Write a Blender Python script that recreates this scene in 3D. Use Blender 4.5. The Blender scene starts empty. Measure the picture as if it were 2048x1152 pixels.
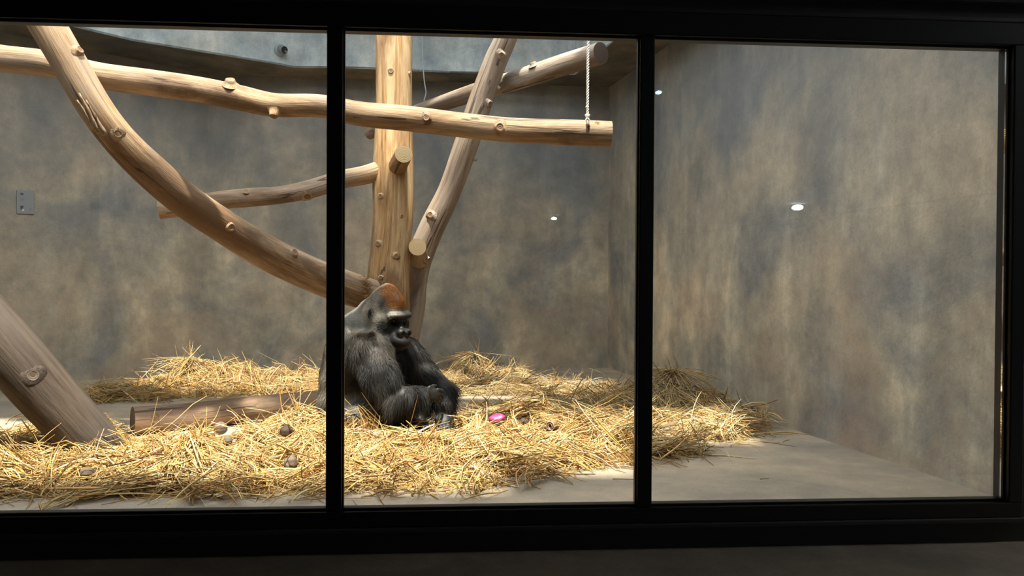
import bpy, bmesh, math, random
import numpy as np
from mathutils import Vector, Matrix
PI = math.pi
random.seed(7); rng = np.random.default_rng(7)
scn = bpy.context.scene
C = scn.collection

# ------------------------------------------------------------------ camera
W_, H_, FPX = 2048, 1152, 1480.0
CAMZ = 1.0
pit, rho = math.atan(16/FPX), 0.0055
fw = Vector((0, math.cos(pit), -math.sin(pit)))
up0 = Vector((0, math.sin(pit), math.cos(pit)))
rt = (Vector((1, 0, 0)) + rho*up0).normalized()
upv = (up0 - rho*Vector((1, 0, 0))).normalized()
cam = bpy.data.objects.new('camera', bpy.data.cameras.new('camera')); C.objects.link(cam)
M = Matrix.Identity(4)
for i in range(3):
    M[i][0] = rt[i]; M[i][1] = upv[i]; M[i][2] = -fw[i]
M[0][3], M[1][3], M[2][3] = 0, 0, CAMZ
cam.matrix_world = M
cam.data.sensor_width = 36; cam.data.lens = FPX/W_*36
cam.data.clip_start = 0.05; cam.data.clip_end = 100
scn.camera = cam
CO = Vector((0, 0, CAMZ))
def ray(px, py):
    return (fw + rt*((px-W_/2)/FPX) + upv*((H_/2-py)/FPX))
def P(px, py, D):                 # point seen at a pixel, at depth D in the world
    d = ray(px, py); return CO + d*(D/d.y)
def atz(px, py, z):
    d = ray(px, py); return CO + d*((z-CAMZ)/d.z)
def F(px, py): return atz(px, py, 0.0)
ROOMH = 3.213
def CE(px, py): return atz(px, py, ROOMH)

# ------------------------------------------------------------------ light
SUN_STR, SKY_STR = 15.5, 7.6
world = bpy.data.worlds.new('sky'); scn.world = world; world.use_nodes = True
wn = world.node_tree; bgn = wn.nodes['Background']
bgn.inputs[0].default_value = (0.92, 0.96, 1.0, 1); bgn.inputs[1].default_value = SKY_STR
sun = bpy.data.lights.new('sun', 'SUN'); sun.energy = SUN_STR; sun.angle = math.radians(2.2)
sun.color = (1.0, 0.93, 0.80)
so = bpy.data.objects.new('sun', sun); C.objects.link(so); so.location = (0, 0, 9)
SUND = Vector((-0.05, 0.30, -1.0)).normalized()      # the way the sunlight travels
so.rotation_euler = SUND.to_track_quat('-Z', 'Y').to_euler()
# the sky seen through two unseen roof lights, sized to place the sun patches
ROOFZ = 4.5
BAYS = [(-4.56, .88, 1.74, 3.84), (-3.06, 1.13, 4.84, 6.0)]
BAY_SIDE = (.88, 1.75, 3.15, 3.84)            # unseen opening added to let sun onto the right straw pile
for (x0, x1, y0, y1) in BAYS+[BAY_SIDE]:
    l = bpy.data.lights.new('roof_light_portal', 'AREA'); l.shape = 'RECTANGLE'
    l.size = x1-x0; l.size_y = y1-y0; l.cycles.is_portal = True
    o = bpy.data.objects.new('roof_light_portal', l); C.objects.link(o); o.location = ((x0+x1)/2, (y0+y1)/2, ROOFZ+0.02)
scn.view_settings.view_transform = 'Standard'
scn.view_settings.look = 'None'
scn.view_settings.gamma = 1
scn.view_settings.use_curve_mapping = False
scn.view_settings.exposure = 0.0

# ------------------------------------------------------------------ helpers
def tag(o, label=None, cat=None, group=None, kind=None):
    if label: o['label'] = label
    if cat: o['category'] = cat
    if group: o['group'] = group
    if kind: o['kind'] = kind
    return o
def recenter(o, loc):
    loc = Vector(loc)
    o.data.transform(Matrix.Translation(-loc)); o.location = loc
def link(name, me, mat=None, parent=None, smooth=True, origin=None):
    o = bpy.data.objects.new(name, me); C.objects.link(o)
    if mat: me.materials.append(mat)
    if smooth and len(me.polygons): me.polygons.foreach_set('use_smooth', [True]*len(me.polygons))
    if origin is not None: recenter(o, origin)
    if parent is not None:
        o.parent = parent
        pw = parent.location
        if parent.parent: pw = pw + parent.parent.location
        o.location = o.location - pw
    return o
def from_bm(name, bm, mat=None, parent=None, smooth=False, origin=None):
    bmesh.ops.recalc_face_normals(bm, faces=bm.faces)
    me = bpy.data.meshes.new(name); bm.to_mesh(me); bm.free()
    return link(name, me, mat, parent, smooth, origin)
def empty(name, loc):
    o = bpy.data.objects.new(name, None); C.objects.link(o); o.location = loc; o.empty_display_size = .1
    return o
def bm_box(bm, corners8):
    v = [bm.verts.new(c) for c in corners8]
    for f in ((0,1,2,3),(4,5,6,7),(0,1,5,4),(1,2,6,5),(2,3,7,6),(3,0,4,7)):
        bm.faces.new([v[i] for i in f])
    return v
def prism(bm, pts, dz=None, ext=None):          # extrude a polygon loop by a vector
    e = Vector(ext) if ext is not None else Vector((0, 0, dz))
    a = [bm.verts.new(p) for p in pts]; b = [bm.verts.new(Vector(p)+e) for p in pts]
    bm.faces.new(a); bm.faces.new(b[::-1])
    n = len(pts)
    for i in range(n): bm.faces.new([a[i], a[(i+1) % n], b[(i+1) % n], b[i]])
def np_mesh(name, V, Fq, cols=None, extra=None):
    me = bpy.data.meshes.new(name)
    V = np.asarray(V, np.float32); Fq = np.asarray(Fq, np.int32); k = Fq.shape[1]
    me.vertices.add(len(V)); me.vertices.foreach_set('co', V.ravel())
    me.loops.add(Fq.size); me.loops.foreach_set('vertex_index', Fq.ravel())
    me.polygons.add(len(Fq)); me.polygons.foreach_set('loop_start', np.arange(0, Fq.size, k, dtype=np.int32))
    me.polygons.foreach_set('use_smooth', np.ones(len(Fq), bool))
    me.update(calc_edges=True); me.validate()
    if cols is not None:
        a = me.attributes.new('tint', 'FLOAT_COLOR', 'POINT')
        a.data.foreach_set('color', np.c_[cols, np.ones(len(cols))].astype(np.float32).ravel())
    if extra is not None:
        a = me.attributes.new('grain', 'FLOAT_VECTOR', 'POINT'); a.data.foreach_set('vector', np.asarray(extra, np.float32).ravel())
    return me

# ------------------------------------------------------------------ materials
class NT:
    def __init__(s, name):
        s.m = bpy.data.materials.new(name); s.m.use_nodes = True
        s.t = s.m.node_tree; s.b = s.t.nodes['Principled BSDF']
    def n(s, typ, **kw):
        nd = s.t.nodes.new(typ)
        for k, v in kw.items():
            if k in ('operation', 'blend_type', 'data_type', 'attribute_name', 'noise_dimensions', 'wave_type', 'bands_direction', 'rings_direction', 'feature', 'interpolation_type', 'normalize', 'clamp'):
                setattr(nd, k, v)
            else: nd.inputs[k].default_value = v
        return nd
    def l(s, a, b): s.t.links.new(a, b)
    def noise(s, vec, scale, detail=6, rough=.6, dist=0):
        nd = s.n('ShaderNodeTexNoise', Scale=scale, Detail=detail, Roughness=rough, Distortion=dist)
        if vec: s.l(vec, nd.inputs['Vector'])
        return nd.outputs['Fac']
    def ramp(s, fac, stops):
        r = s.t.nodes.new('ShaderNodeValToRGB'); e = r.color_ramp.elements
        e[0].position, e[0].color = stops[0][0], (*stops[0][1], 1)
        e[1].position, e[1].color = stops[-1][0], (*stops[-1][1], 1)
        for p, c in stops[1:-1]:
            x = e.new(p); x.color = (*c, 1)
        s.l(fac, r.inputs[0]); return r.outputs[0]
    def mix(s, fac, a, b, mode='MIX'):
        nd = s.t.nodes.new('ShaderNodeMix'); nd.data_type = 'RGBA'; nd.blend_type = mode
        for sock, v in ((nd.inputs[0], fac), (nd.inputs[6], a), (nd.inputs[7], b)):
            if hasattr(v, 'is_linked') or hasattr(v, 'links'): s.l(v, sock)
            elif isinstance(v, (int, float)): sock.default_value = v
            else: sock.default_value = (*v, 1)
        return nd.outputs[2]
    def map(s, vec, scale=(1,1,1), loc=(0,0,0), rot=(0,0,0)):
        nd = s.t.nodes.new('ShaderNodeMapping'); nd.inputs['Scale'].default_value = scale; nd.inputs['Location'].default_value = loc
        nd.inputs['Rotation'].default_value = rot
        s.l(vec, nd.inputs['Vector']); return nd.outputs[0]
    def math(s, op, a, b=0.0, clamp=False):
        nd = s.t.nodes.new('ShaderNodeMath'); nd.operation = op; nd.use_clamp = clamp
        for sock, v in ((nd.inputs[0], a), (nd.inputs[1], b)):
            if isinstance(v, (int, float)): sock.default_value = v
            else: s.l(v, sock)
        return nd.outputs[0]
    def bump(s, h, strength=.3, dist=.01):
        nd = s.t.nodes.new('ShaderNodeBump'); nd.inputs['Strength'].default_value = strength; nd.inputs['Distance'].default_value = dist
        s.l(h, nd.inputs['Height']); s.l(nd.outputs[0], s.b.inputs['Normal'])
    def coord(s, which='Object'):
        return s.t.nodes.new('ShaderNodeTexCoord').outputs[which]
def flat(name, col, rough=.6, metal=0.0, spec=.5):
    k = NT(name); k.b.inputs['Base Color'].default_value = (*col, 1); k.b.inputs['Roughness'].default_value = rough
    k.b.inputs['Metallic'].default_value = metal; k.b.inputs['Specular IOR Level'].default_value = spec
    return k.m
def concrete(name, cool=(.165,.165,.158), mid=(.265,.24,.19), warm=(.385,.315,.225), stain=(.16,.12,.085), lower=True, gain=1.0, seed=0.0):
    k = NT(name); co = k.coord()
    cs = k.map(co, (1, 1, 1), (seed, seed*.7, seed*.3))
    n1 = k.noise(cs, .95, 8, .6, .6)
    base = k.ramp(n1, [(.36, cool), (.5, mid), (.66, warm)])
    st = k.noise(k.map(cs, (1.6, 1.6, .42)), 1.5, 8, .62, .3)       # trowelled streaks
    base = k.mix(.55, base, k.ramp(st, [(.36, (.42,.42,.43)), (.52, (.8,.79,.77)), (.66, (1.35,1.30,1.22))]), 'MULTIPLY')
    n3 = k.noise(cs, 5.5, 8, .7)
    base = k.mix(.62, base, k.ramp(n3, [(.32, (.58,.58,.60)), (.5, (.97,.96,.94)), (.68, (1.38,1.34,1.28))]), 'MULTIPLY')
    n4 = k.noise(cs, 60, 4, .7)
    base = k.mix(.35, base, k.ramp(n4, [(.3, (.7,.7,.7)), (.7, (1.25,1.25,1.25))]), 'MULTIPLY')
    if lower:
        sep = k.t.nodes.new('ShaderNodeSeparateXYZ'); k.l(co, sep.inputs[0])
        # grime climbing the lower wall, warm earth splashes
        zz = k.math('SUBTRACT', 1.0, k.math('DIVIDE', sep.outputs[2], 2.3), True)
        nz = k.noise(cs, 1.7, 8, .65, .4)
        f = k.math('MULTIPLY', k.ramp_fac(nz, .46, .68) if False else k.math('MULTIPLY', k.math('SUBTRACT', nz, .45), 5.0, True), zz)
        base = k.mix(k.math('MULTIPLY', f, .75), base, k.mix(n3, stain, (.31,.225,.155)))
        # upper wall: shade put into the colour, darker and cooler with height
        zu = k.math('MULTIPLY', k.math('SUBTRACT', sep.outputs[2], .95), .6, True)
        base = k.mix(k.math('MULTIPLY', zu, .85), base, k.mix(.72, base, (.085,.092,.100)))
        # faint board seam
        for z0 in (1.42, 2.55):
            d = k.math('ABSOLUTE', k.math('SUBTRACT', sep.outputs[2], z0))
            ln = k.math('LESS_THAN', d, .004)
            base = k.mix(k.math('MULTIPLY', ln, .10), base, (.07,.065,.06))
    k.l(k.mix(1.0, base, (gain, gain, gain), 'MULTIPLY'), k.b.inputs['Base Color'])
    k.b.inputs['Roughness'].default_value = .8
    k.b.inputs['Specular IOR Level'].default_value = .25
    k.bump(k.math('ADD', k.math('MULTIPLY', n3, .6), k.math('MULTIPLY', n4, .3)), .45, .02)
    return k.m
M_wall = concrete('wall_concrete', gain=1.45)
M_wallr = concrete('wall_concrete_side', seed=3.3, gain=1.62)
M_well = concrete('well_concrete', cool=(.40,.48,.54), mid=(.52,.58,.60), warm=(.58,.57,.52), lower=False, seed=8.1, gain=.9)
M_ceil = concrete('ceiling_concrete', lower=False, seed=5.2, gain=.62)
def floor_mat():
    k = NT('floor_concrete'); co = k.coord()
    n1 = k.noise(k.map(co, (.6, 1.3, 1)), 1.1, 7, .6, .6)
    base = k.ramp(n1, [(.33, (.23,.20,.16)), (.5, (.355,.29,.215)), (.66, (.47,.365,.255))])
    n2 = k.noise(co, 6, 8, .7); n3 = k.noise(co, 70, 3, .6)
    base = k.mix(.6, base, k.ramp(n2, [(.3, (.66,.67,.69)), (.7, (1.22,1.19,1.14))]), 'MULTIPLY')
    base = k.mix(.3, base, k.ramp(n3, [(.3, (.7,.7,.7)), (.7, (1.25,1.25,1.25))]), 'MULTIPLY')
    k.l(base, k.b.inputs['Base Color']); k.b.inputs['Roughness'].default_value = .7
    k.bump(n2, .2, .01); return k.m
M_floor = floor_mat()
def dark_mat(name, col, rough):
    k = NT(name); co = k.coord()
    n = k.noise(co, 25, 5, .6)
    k.l(k.mix(n, tuple(c*.8 for c in col), tuple(c*1.2 for c in col)), k.b.inputs['Base Color'])
    k.b.inputs['Roughness'].default_value = rough; k.bump(n, .08, .003); return k.m
M_hall = dark_mat('hall_dark_paint', (.052,.051,.049), .75)
M_frame = dark_mat('black_powder_coat', (.012,.012,.012), .42)
M_gasket = flat('rubber_gasket', (.02,.022,.022), .35)
def glass_mat():
    m = bpy.data.materials.new('viewing_glass'); m.use_nodes = True; t = m.node_tree; t.nodes.clear()
    o = t.nodes.new('ShaderNodeOutputMaterial'); mx = t.nodes.new('ShaderNodeMixShader')
    tr = t.nodes.new('ShaderNodeBsdfTransparent'); tr.inputs[0].default_value = (.975, .99, .98, 1)
    gl = t.nodes.new('ShaderNodeBsdfGlossy'); gl.inputs['Roughness'].default_value = 0.0
    fr = t.nodes.new('ShaderNodeFresnel'); fr.inputs[0].default_value = 1.5
    t.links.new(fr.outputs[0], mx.inputs[0]); t.links.new(tr.outputs[0], mx.inputs[1]); t.links.new(gl.outputs[0], mx.inputs[2])
    t.links.new(mx.outputs[0], o.inputs[0]); return m
M_glass = glass_mat()
def wood_mat(name, pale, mid, dark, grey, greyamt=.5, gain=1.0):
    k = NT(name)
    g = k.n('ShaderNodeAttribute', attribute_name='grain').outputs['Vector']
    gs = k.map(g, (1, 1, .09)); gm = k.map(g, (1, 1, .3))
    n0 = k.noise(gs, 13, 7, .6, .5)
    nf_ = k.noise(k.map(g, (1, 1, .05)), 75, 5, .7, .3)
    n1 = k.math('ADD', k.math('MULTIPLY', n0, .6), k.math('MULTIPLY', nf_, .4))
    base = k.ramp(n1, [(.36, dark), (.47, mid), (.58, pale)])
    n2 = k.noise(gm, 4.5, 6, .6, .8)                                # patches of weathering
    f = k.ramp(n2, [(.42, (0,0,0)), (.62, (1,1,1))])
    base = k.mix(k.math('MULTIPLY', f, greyamt), base, k.mix(n1, tuple(c*.55 for c in grey), grey))
    n5 = k.noise(k.map(g, (1, 1, .25), (3, 1, 2)), 3.2, 7, .65, 1.0)
    base = k.mix(k.math('MULTIPLY', k.ramp(n5, [(.49, (0,0,0)), (.62, (1,1,1))]), .8), base, dark)
    # drying checks: thin long dark cracks
    n4 = k.noise(k.map(g, (1, 1, .035), (5, 2, 1)), 7, 3, .5, .15)
    cr = k.math('LESS_THAN', k.math('ABSOLUTE', k.math('SUBTRACT', n4, .5)), .006)
    n6 = k.noise(k.map(g, (1, 1, .4), (9, 2, 1)), 3, 2, .5)
    cr = k.math('MULTIPLY', cr, k.math('GREATER_THAN', n6, .52))
    base = k.mix(k.math('MULTIPLY', cr, .8), base, (.045,.028,.018))
    k.l(k.mix(1.0, base, (gain, gain, gain), 'MULTIPLY'), k.b.inputs['Base Color'])
    k.b.inputs['Roughness'].default_value = .72; k.b.inputs['Specular IOR Level'].default_value = .3
    h = k.math('SUBTRACT', k.math('ADD', n1, k.math('MULTIPLY', n2, .5)), k.math('MULTIPLY', cr, .8))
    k.bump(h, .8, .012); return k.m
M_wood = wood_mat('peeled_wood', (.60,.41,.245), (.42,.25,.125), (.16,.085,.04), (.36,.30,.25), .6, gain=.80)
M_trunk = wood_mat('trunk_wood', (.68,.47,.25), (.46,.255,.10), (.20,.10,.04), (.46,.38,.29), .25, gain=.86)
M_woodg = wood_mat('weathered_wood', (.50,.40,.31), (.36,.26,.185), (.15,.10,.07), (.42,.37,.33), .6, gain=.85)
M_woodd = wood_mat('brown_wood', (.46,.29,.175), (.34,.20,.11), (.14,.08,.045), (.36,.29,.23), .4, gain=.85)
M_prop = wood_mat('shaded_weathered_wood', (.30,.22,.16), (.20,.14,.10), (.085,.055,.038), (.24,.20,.175), .5, gain=.33)  # weathered brown, with the log's shade put into its colour by the low gain
def ring_mat(name, a, b):
    k = NT(name); g = k.n('ShaderNodeAttribute', attribute_name='grain').outputs['Vector']
    ln = k.t.nodes.new('ShaderNodeVectorMath'); ln.operation = 'LENGTH'; k.l(g, ln.inputs[0])
    n = k.noise(g, 9, 4, .6)
    s = k.math('SINE', k.math('ADD', k.math('MULTIPLY', ln.outputs[1], 520.0), k.math('MULTIPLY', n, 9.0)))
    base = k.mix(k.math('ADD', k.math('MULTIPLY', s, .3), .5), a, b)
    k.l(base, k.b.inputs['Base Color']); k.b.inputs['Roughness'].default_value = .8
    k.bump(k.math('ADD', s, n), .25, .004); return k.m
M_ring = ring_mat('sawn_end', (.60,.42,.22), (.50,.33,.16))
M_ringd = ring_mat('dark_sawn_end', (.13,.09,.062), (.08,.055,.038))
M_knot = ring_mat('knot_heart', (.33,.19,.10), (.10,.055,.03))

# ------------------------------------------------------------------ enclosure shell
TW = 0.0664; WD = 2.75                                    # window plane: y = WD + TW x
def WP(px, py):
    d = ray(px, py); t = WD/(d.y - TW*d.x); return CO + d*t
A = F(1215, 735); B = F(415, 740); L1 = F(0, 775); R1 = F(2004, 998)
A.z = B.z = L1.z = R1.z = 0
def to_plane(p, q, off):                                   # extend p->q to the window plane
    d = q-p; t = (WD+off+TW*p.x-p.y)/(d.y-TW*d.x); return p + d*t
WI = .06
RW = to_plane(A, R1, WI)
L2 = L1 + (L1-B)*1.0
L3 = Vector((L2.x, WD+WI+TW*L2.x, 0))
def wall_slab(name, p, q, z0, z1, mat, thick=.25, side=1, n=1):
    d = (q-p).normalized(); nrm = Vector((-d.y, d.x, 0))*side
    bm = bmesh.new()
    a, b = Vector((p.x, p.y, z0)), Vector((q.x, q.y, z0))
    prism(bm, [a, b, b+nrm*thick, a+nrm*thick], dz=z1-z0)
    return tag(from_bm(name, bm, mat), kind='structure')
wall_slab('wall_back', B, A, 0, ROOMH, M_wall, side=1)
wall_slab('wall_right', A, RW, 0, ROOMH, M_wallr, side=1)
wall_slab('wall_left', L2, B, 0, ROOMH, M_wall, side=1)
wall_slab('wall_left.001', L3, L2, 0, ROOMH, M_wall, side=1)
# floor of the enclosure
bm = bmesh.new()
prism(bm, [Vector((L2.x-.5, 2.0, -.2)), Vector((4.2, 2.0, -.2)), Vector((4.2, 9.3, -.2)), Vector((L2.x-.5, 9.3, -.2))], dz=.2)
tag(from_bm('floor', bm, M_floor), kind='structure')
# ceiling with the light well opening
OP = [CE(1231, 79), CE(1150, 150), CE(900, 146), CE(690, 136), CE(590, 136), CE(560, 130), CE(265, 82), CE(130, 50)]
OP.append(Vector((-4.7, 5.6, ROOMH))); OP.append(Vector((-4.7, 2.1, ROOMH))); OP.append(Vector((2.1, 2.1, ROOMH)))
outer = [Vector((-7, 1.7, 0)), Vector((4.4, 1.7, 0)), Vector((4.4, 9.4, 0)), Vector((-7, 9.4, 0))]
bm = bmesh.new()
vo = [bm.verts.new((p.x, p.y, ROOMH)) for p in outer]; vi = [bm.verts.new((p.x, p.y, ROOMH)) for p in OP]
ed = [bm.edges.new((vo[i], vo[(i+1) % 4])) for i in range(4)] + [bm.edges.new((vi[i], vi[(i+1) % len(vi)])) for i in range(len(vi))]
bmesh.ops.triangle_fill(bm, use_beauty=True, edges=ed)
fs = list(bm.faces)
r = bmesh.ops.extrude_face_region(bm, geom=fs)
for v in [g for g in r['geom'] if isinstance(g, bmesh.types.BMVert)]: v.co.z += .02
tag(from_bm('ceiling', bm, M_ceil), kind='structure')
# light well walls
def ccw(pts): return pts
for i in range(len(OP)):
    p, q = OP[i].copy(), OP[(i+1) % len(OP)].copy(); p.z = q.z = 0
    if (q-p).length < .05: continue
    wall_slab('wall_skylight' if i == 0 else 'wall_skylight.%03d' % i, p, q, ROOMH+.001, ROOFZ, M_well, thick=-.15, side=1)
# unseen roof, its openings and beams shaped to place sun and shade
bm = bmesh.new()
def rect(bm, x0, x1, y0, y1, z0, z1):
    prism(bm, [Vector((x0, y0, z0)), Vector((x1, y0, z0)), Vector((x1, y1, z0)), Vector((x0, y1, z0))], dz=z1-z0)
ys = [1.3, BAYS[0][2], BAYS[0][3], BAYS[1][2], BAYS[1][3], 9.4]
rect(bm, -7, 4.4, ys[0], ys[1], ROOFZ, ROOFZ+.15)
rect(bm, -7, 4.4, ys[2], ys[3], ROOFZ, ROOFZ+.15)
rect(bm, -7, 4.4, ys[4], ys[5], ROOFZ, ROOFZ+.15)
for (x0, x1, y0, y1) in BAYS:
    rect(bm, -7, x0, y0, y1, ROOFZ, ROOFZ+.15)
    if y0 < 3: rect(bm, x1, 4.4, y0, BAY_SIDE[2], ROOFZ, ROOFZ+.15); rect(bm, BAY_SIDE[1], 4.4, BAY_SIDE[2], y1, ROOFZ, ROOFZ+.15); rect(bm, .18, x1, y0, 2.39, ROOFZ, ROOFZ+.15)  # last strip is an unseen beam added to shade the front right floor
    else: rect(bm, x1, 4.4, y0, y1, ROOFZ, ROOFZ+.15)
tag(from_bm('ceiling_sun_mask', bm, M_well), kind='structure')

# ------------------------------------------------------------------ window wall and frame
ZT = WP(1024, 70).z; ZB = WP(1024, 1012.6).z
dirw = Vector((1, TW, 0)).normalized(); nw = Vector((dirw.y, -dirw.x, 0))      # nw points to the visitor
O0 = Vector((0, WD, 0))
def sx(px, py=560): return (WP(px, py)-O0).dot(dirw)
def wbox(bm, s0, s1, z0, z1, d0, d1):                       # d: depth towards the visitor
    pts = [O0+dirw*s+nw*d+Vector((0, 0, z0)) for s, d in ((s0, d0), (s1, d0), (s1, d1), (s0, d1))]
    prism(bm, pts, dz=z1-z0)
def bevel_obj(o, w=.003, seg=2):
    m = o.modifiers.new('bevel', 'BEVEL'); m.width = w; m.segments = seg; m.limit_method = 'ANGLE'
SL, SR = sx(-120), sx(2007)
FT, FB, FR = .085, .058, .055
m1 = (sx(657, 560), sx(687.5, 560)); m2 = (sx(1273, 560), sx(1301.5, 560))
win = empty('window_1', O0 + Vector((0, 0, ZB))); tag(win, kind='structure')
def wpart(name, mat, bev, *boxes):
    bm = bmesh.new()
    for b in boxes: wbox(bm, *b)
    o = from_bm(name, bm, mat, win)
    if bev: bevel_obj(o, bev)
    return o
d0, d1 = -.045, .045
wpart('top_rail', M_frame, .004, (SL-FR, SR+FR, ZT, ZT+FT, d0, d1))
wpart('bottom_rail', M_frame, .004, (SL-FR, SR+FR, ZB-FB, ZB, d0, d1))
wpart('jamb', M_frame, .004, (SL-FR, SL, ZB, ZT, d0, d1))
wpart('jamb', M_frame, .004, (SR, SR+FR, ZB, ZT, d0, d1))
for a, b in (m1, m2): wpart('mullion', M_frame, .004, (a, b, ZB, ZT, -.03, .04))
for a, b in ((SL, m1[0]), (m1[1], m2[0]), (m2[1], SR)):
    g = wpart('glass_pane', M_glass, 0, (a+.001, b-.001, ZB+.001, ZT-.001, -.006, .006))
    wpart('gasket', M_gasket, .001, (a, b, ZB, ZB+.007, .006, .018), (a, b, ZT-.007, ZT, .006, .018),
          (a, a+.005, ZB+.007, ZT-.007, .006, .018), (b-.005, b, ZB+.007, ZT-.007, .006, .018))
# visitor-side wall around the window
bm = bmesh.new()
s0, s1, s2, s3 = -7.2, SL-FR, SR+FR, 4.6
zt, zb = ZT+FT, ZB-FB
wbox(bm, s0, s3, -.75, zb, -.055, .03); wbox(bm, s0, s3, zt, zt+.07, -.055, .03)
wbox(bm, s0, s1, zb, zt, -.055, .03); wbox(bm, s2, s3, zb, zt, -.055, .03)
tag(from_bm('wall_front', bm, M_hall), kind='structure')
bm = bmesh.new()                                            # unseen wall above, its rake shaped to let sun reach the front floor
for q in (0,):
    za, zc = zt+.07, ROOFZ+.1; k_ = .47
    pts = [O0+dirw*s0+nw*(-.045)+Vector((0, 0, za)), O0+dirw*s0+nw*(-.045+k_*(zc-za))+Vector((0, 0, zc)),
           O0+dirw*s0+nw*(.06+k_*(zc-za))+Vector((0, 0, zc)), O0+dirw*s0+nw*.06+Vector((0, 0, za))]
    prism(bm, pts, ext=dirw*(s3-s0))
tag(from_bm('wall_front_sun_rake', bm, M_hall), kind='structure')
bm = bmesh.new(); wbox(bm, s1-.02, s2+.02, zb-.018, zb, .03, .052)
t = tag(from_bm('trim_1', bm, dark_mat('sill_trim', (.06,.058,.055), .5)), kind='structure'); bevel_obj(t, .004)
bm = bmesh.new(); wbox(bm, s1-.02, s2+.02, zt, zt+.018, .03, .045)
t = tag(from_bm('trim_2', bm, dark_mat('head_trim', (.05,.042,.036), .5)), kind='structure'); bevel_obj(t, .004)
# visitors' hall (dark), behind and around the camera
HZ0, HZ1 = -.6, 2.45
hx0, hx1, hy0 = -6.5, 9.0, -12.5
def hbox(name, x0, x1, y0, y1, z0, z1):
    bm = bmesh.new(); rect(bm, x0, x1, y0, y1, z0, z1); tag(from_bm(name, bm, M_hall), kind='structure')
hbox('floor.001', hx0, hx1, hy0, 3.1, HZ0-.1, HZ0)
hbox('ceiling.002', hx0-.2, hx1+.2, hy0-.2, 2.35, HZ1, HZ1+.1)
hbox('wall_hall_back', hx0, hx1, hy0-.15, hy0, HZ0, HZ1)
hbox('wall_hall_left', hx0-.15, hx0, hy0, 2.3, HZ0, HZ1)
hbox('wall_hall_right', hx1, hx1+.15, hy0, 3.4, HZ0, HZ1)
# ceiling lamps of the hall: the small bright spots in the panes are their reflections
def emis(name, col, st):
    k = NT(name); k.b.inputs['Emission Color'].default_value = (*col, 1); k.b.inputs['Emission Strength'].default_value = st
    k.b.inputs['Base Color'].default_value = (.8,.8,.8,1); return k.m
def disc_lathe(bm, prof, seg=24):
    rings = []
    for r_, z in prof:
        rings.append([bm.verts.new((r_*math.cos(2*PI*i/seg), r_*math.sin(2*PI*i/seg), z)) for i in range(seg)])
    for a, b in zip(rings, rings[1:]):
        for i in range(seg): bm.faces.new([a[i], a[(i+1) % seg], b[(i+1) % seg], b[i]])
    bm.faces.new(rings[0][::-1]); bm.faces.new(rings[-1])
for (px, py, wpx, st, col, lab) in ((1595, 415, 10, 95, (.85,.95,1.0), 'hall ceiling lamp mirrored as the large oval spot on the right pane'),
                               (1108, 437, 5.5, 80, (.85,.95,1.0), 'hall ceiling lamp mirrored as the small spot on the middle pane'),
                               (1317, 185, 6, 22, (.6,.85,1.0), 'bluish hall ceiling lamp mirrored as the spot beside the right mullion')):
    d = ray(px, py); hz = HZ1-.07
    v = CO + d*((hz-CAMZ)/d.z)
    q = v - O0; n3 = Vector((nw.x, nw.y, 0)); dist = q.dot(n3)
    pos = v - n3*2*dist
    dist_v = (v-CO).length
    R_ = wpx/FPX*dist_v
    root = empty('hall_lamp', (pos.x, pos.y, HZ1)); tag(root, lab, 'lamp', None)
    bm = bmesh.new(); disc_lathe(bm, [(.05, HZ1), (.05, HZ1-.012), (.012, HZ1-.016), (.012, hz+R_*.45)], 16)
    bmesh.ops.translate(bm, verts=bm.verts, vec=(pos.x, pos.y, 0))
    from_bm('stem', bm, M_frame, root, True)
    bm = bmesh.new()
    bmesh.ops.create_uvsphere(bm, u_segments=20, v_segments=12, radius=R_)
    for vv in bm.verts: vv.co.z *= .5
    bmesh.ops.translate(bm, verts=bm.verts, vec=(pos.x, pos.y, hz))
    from_bm('globe', bm, emis('lamp_glow', col, st), root, True)

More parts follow.
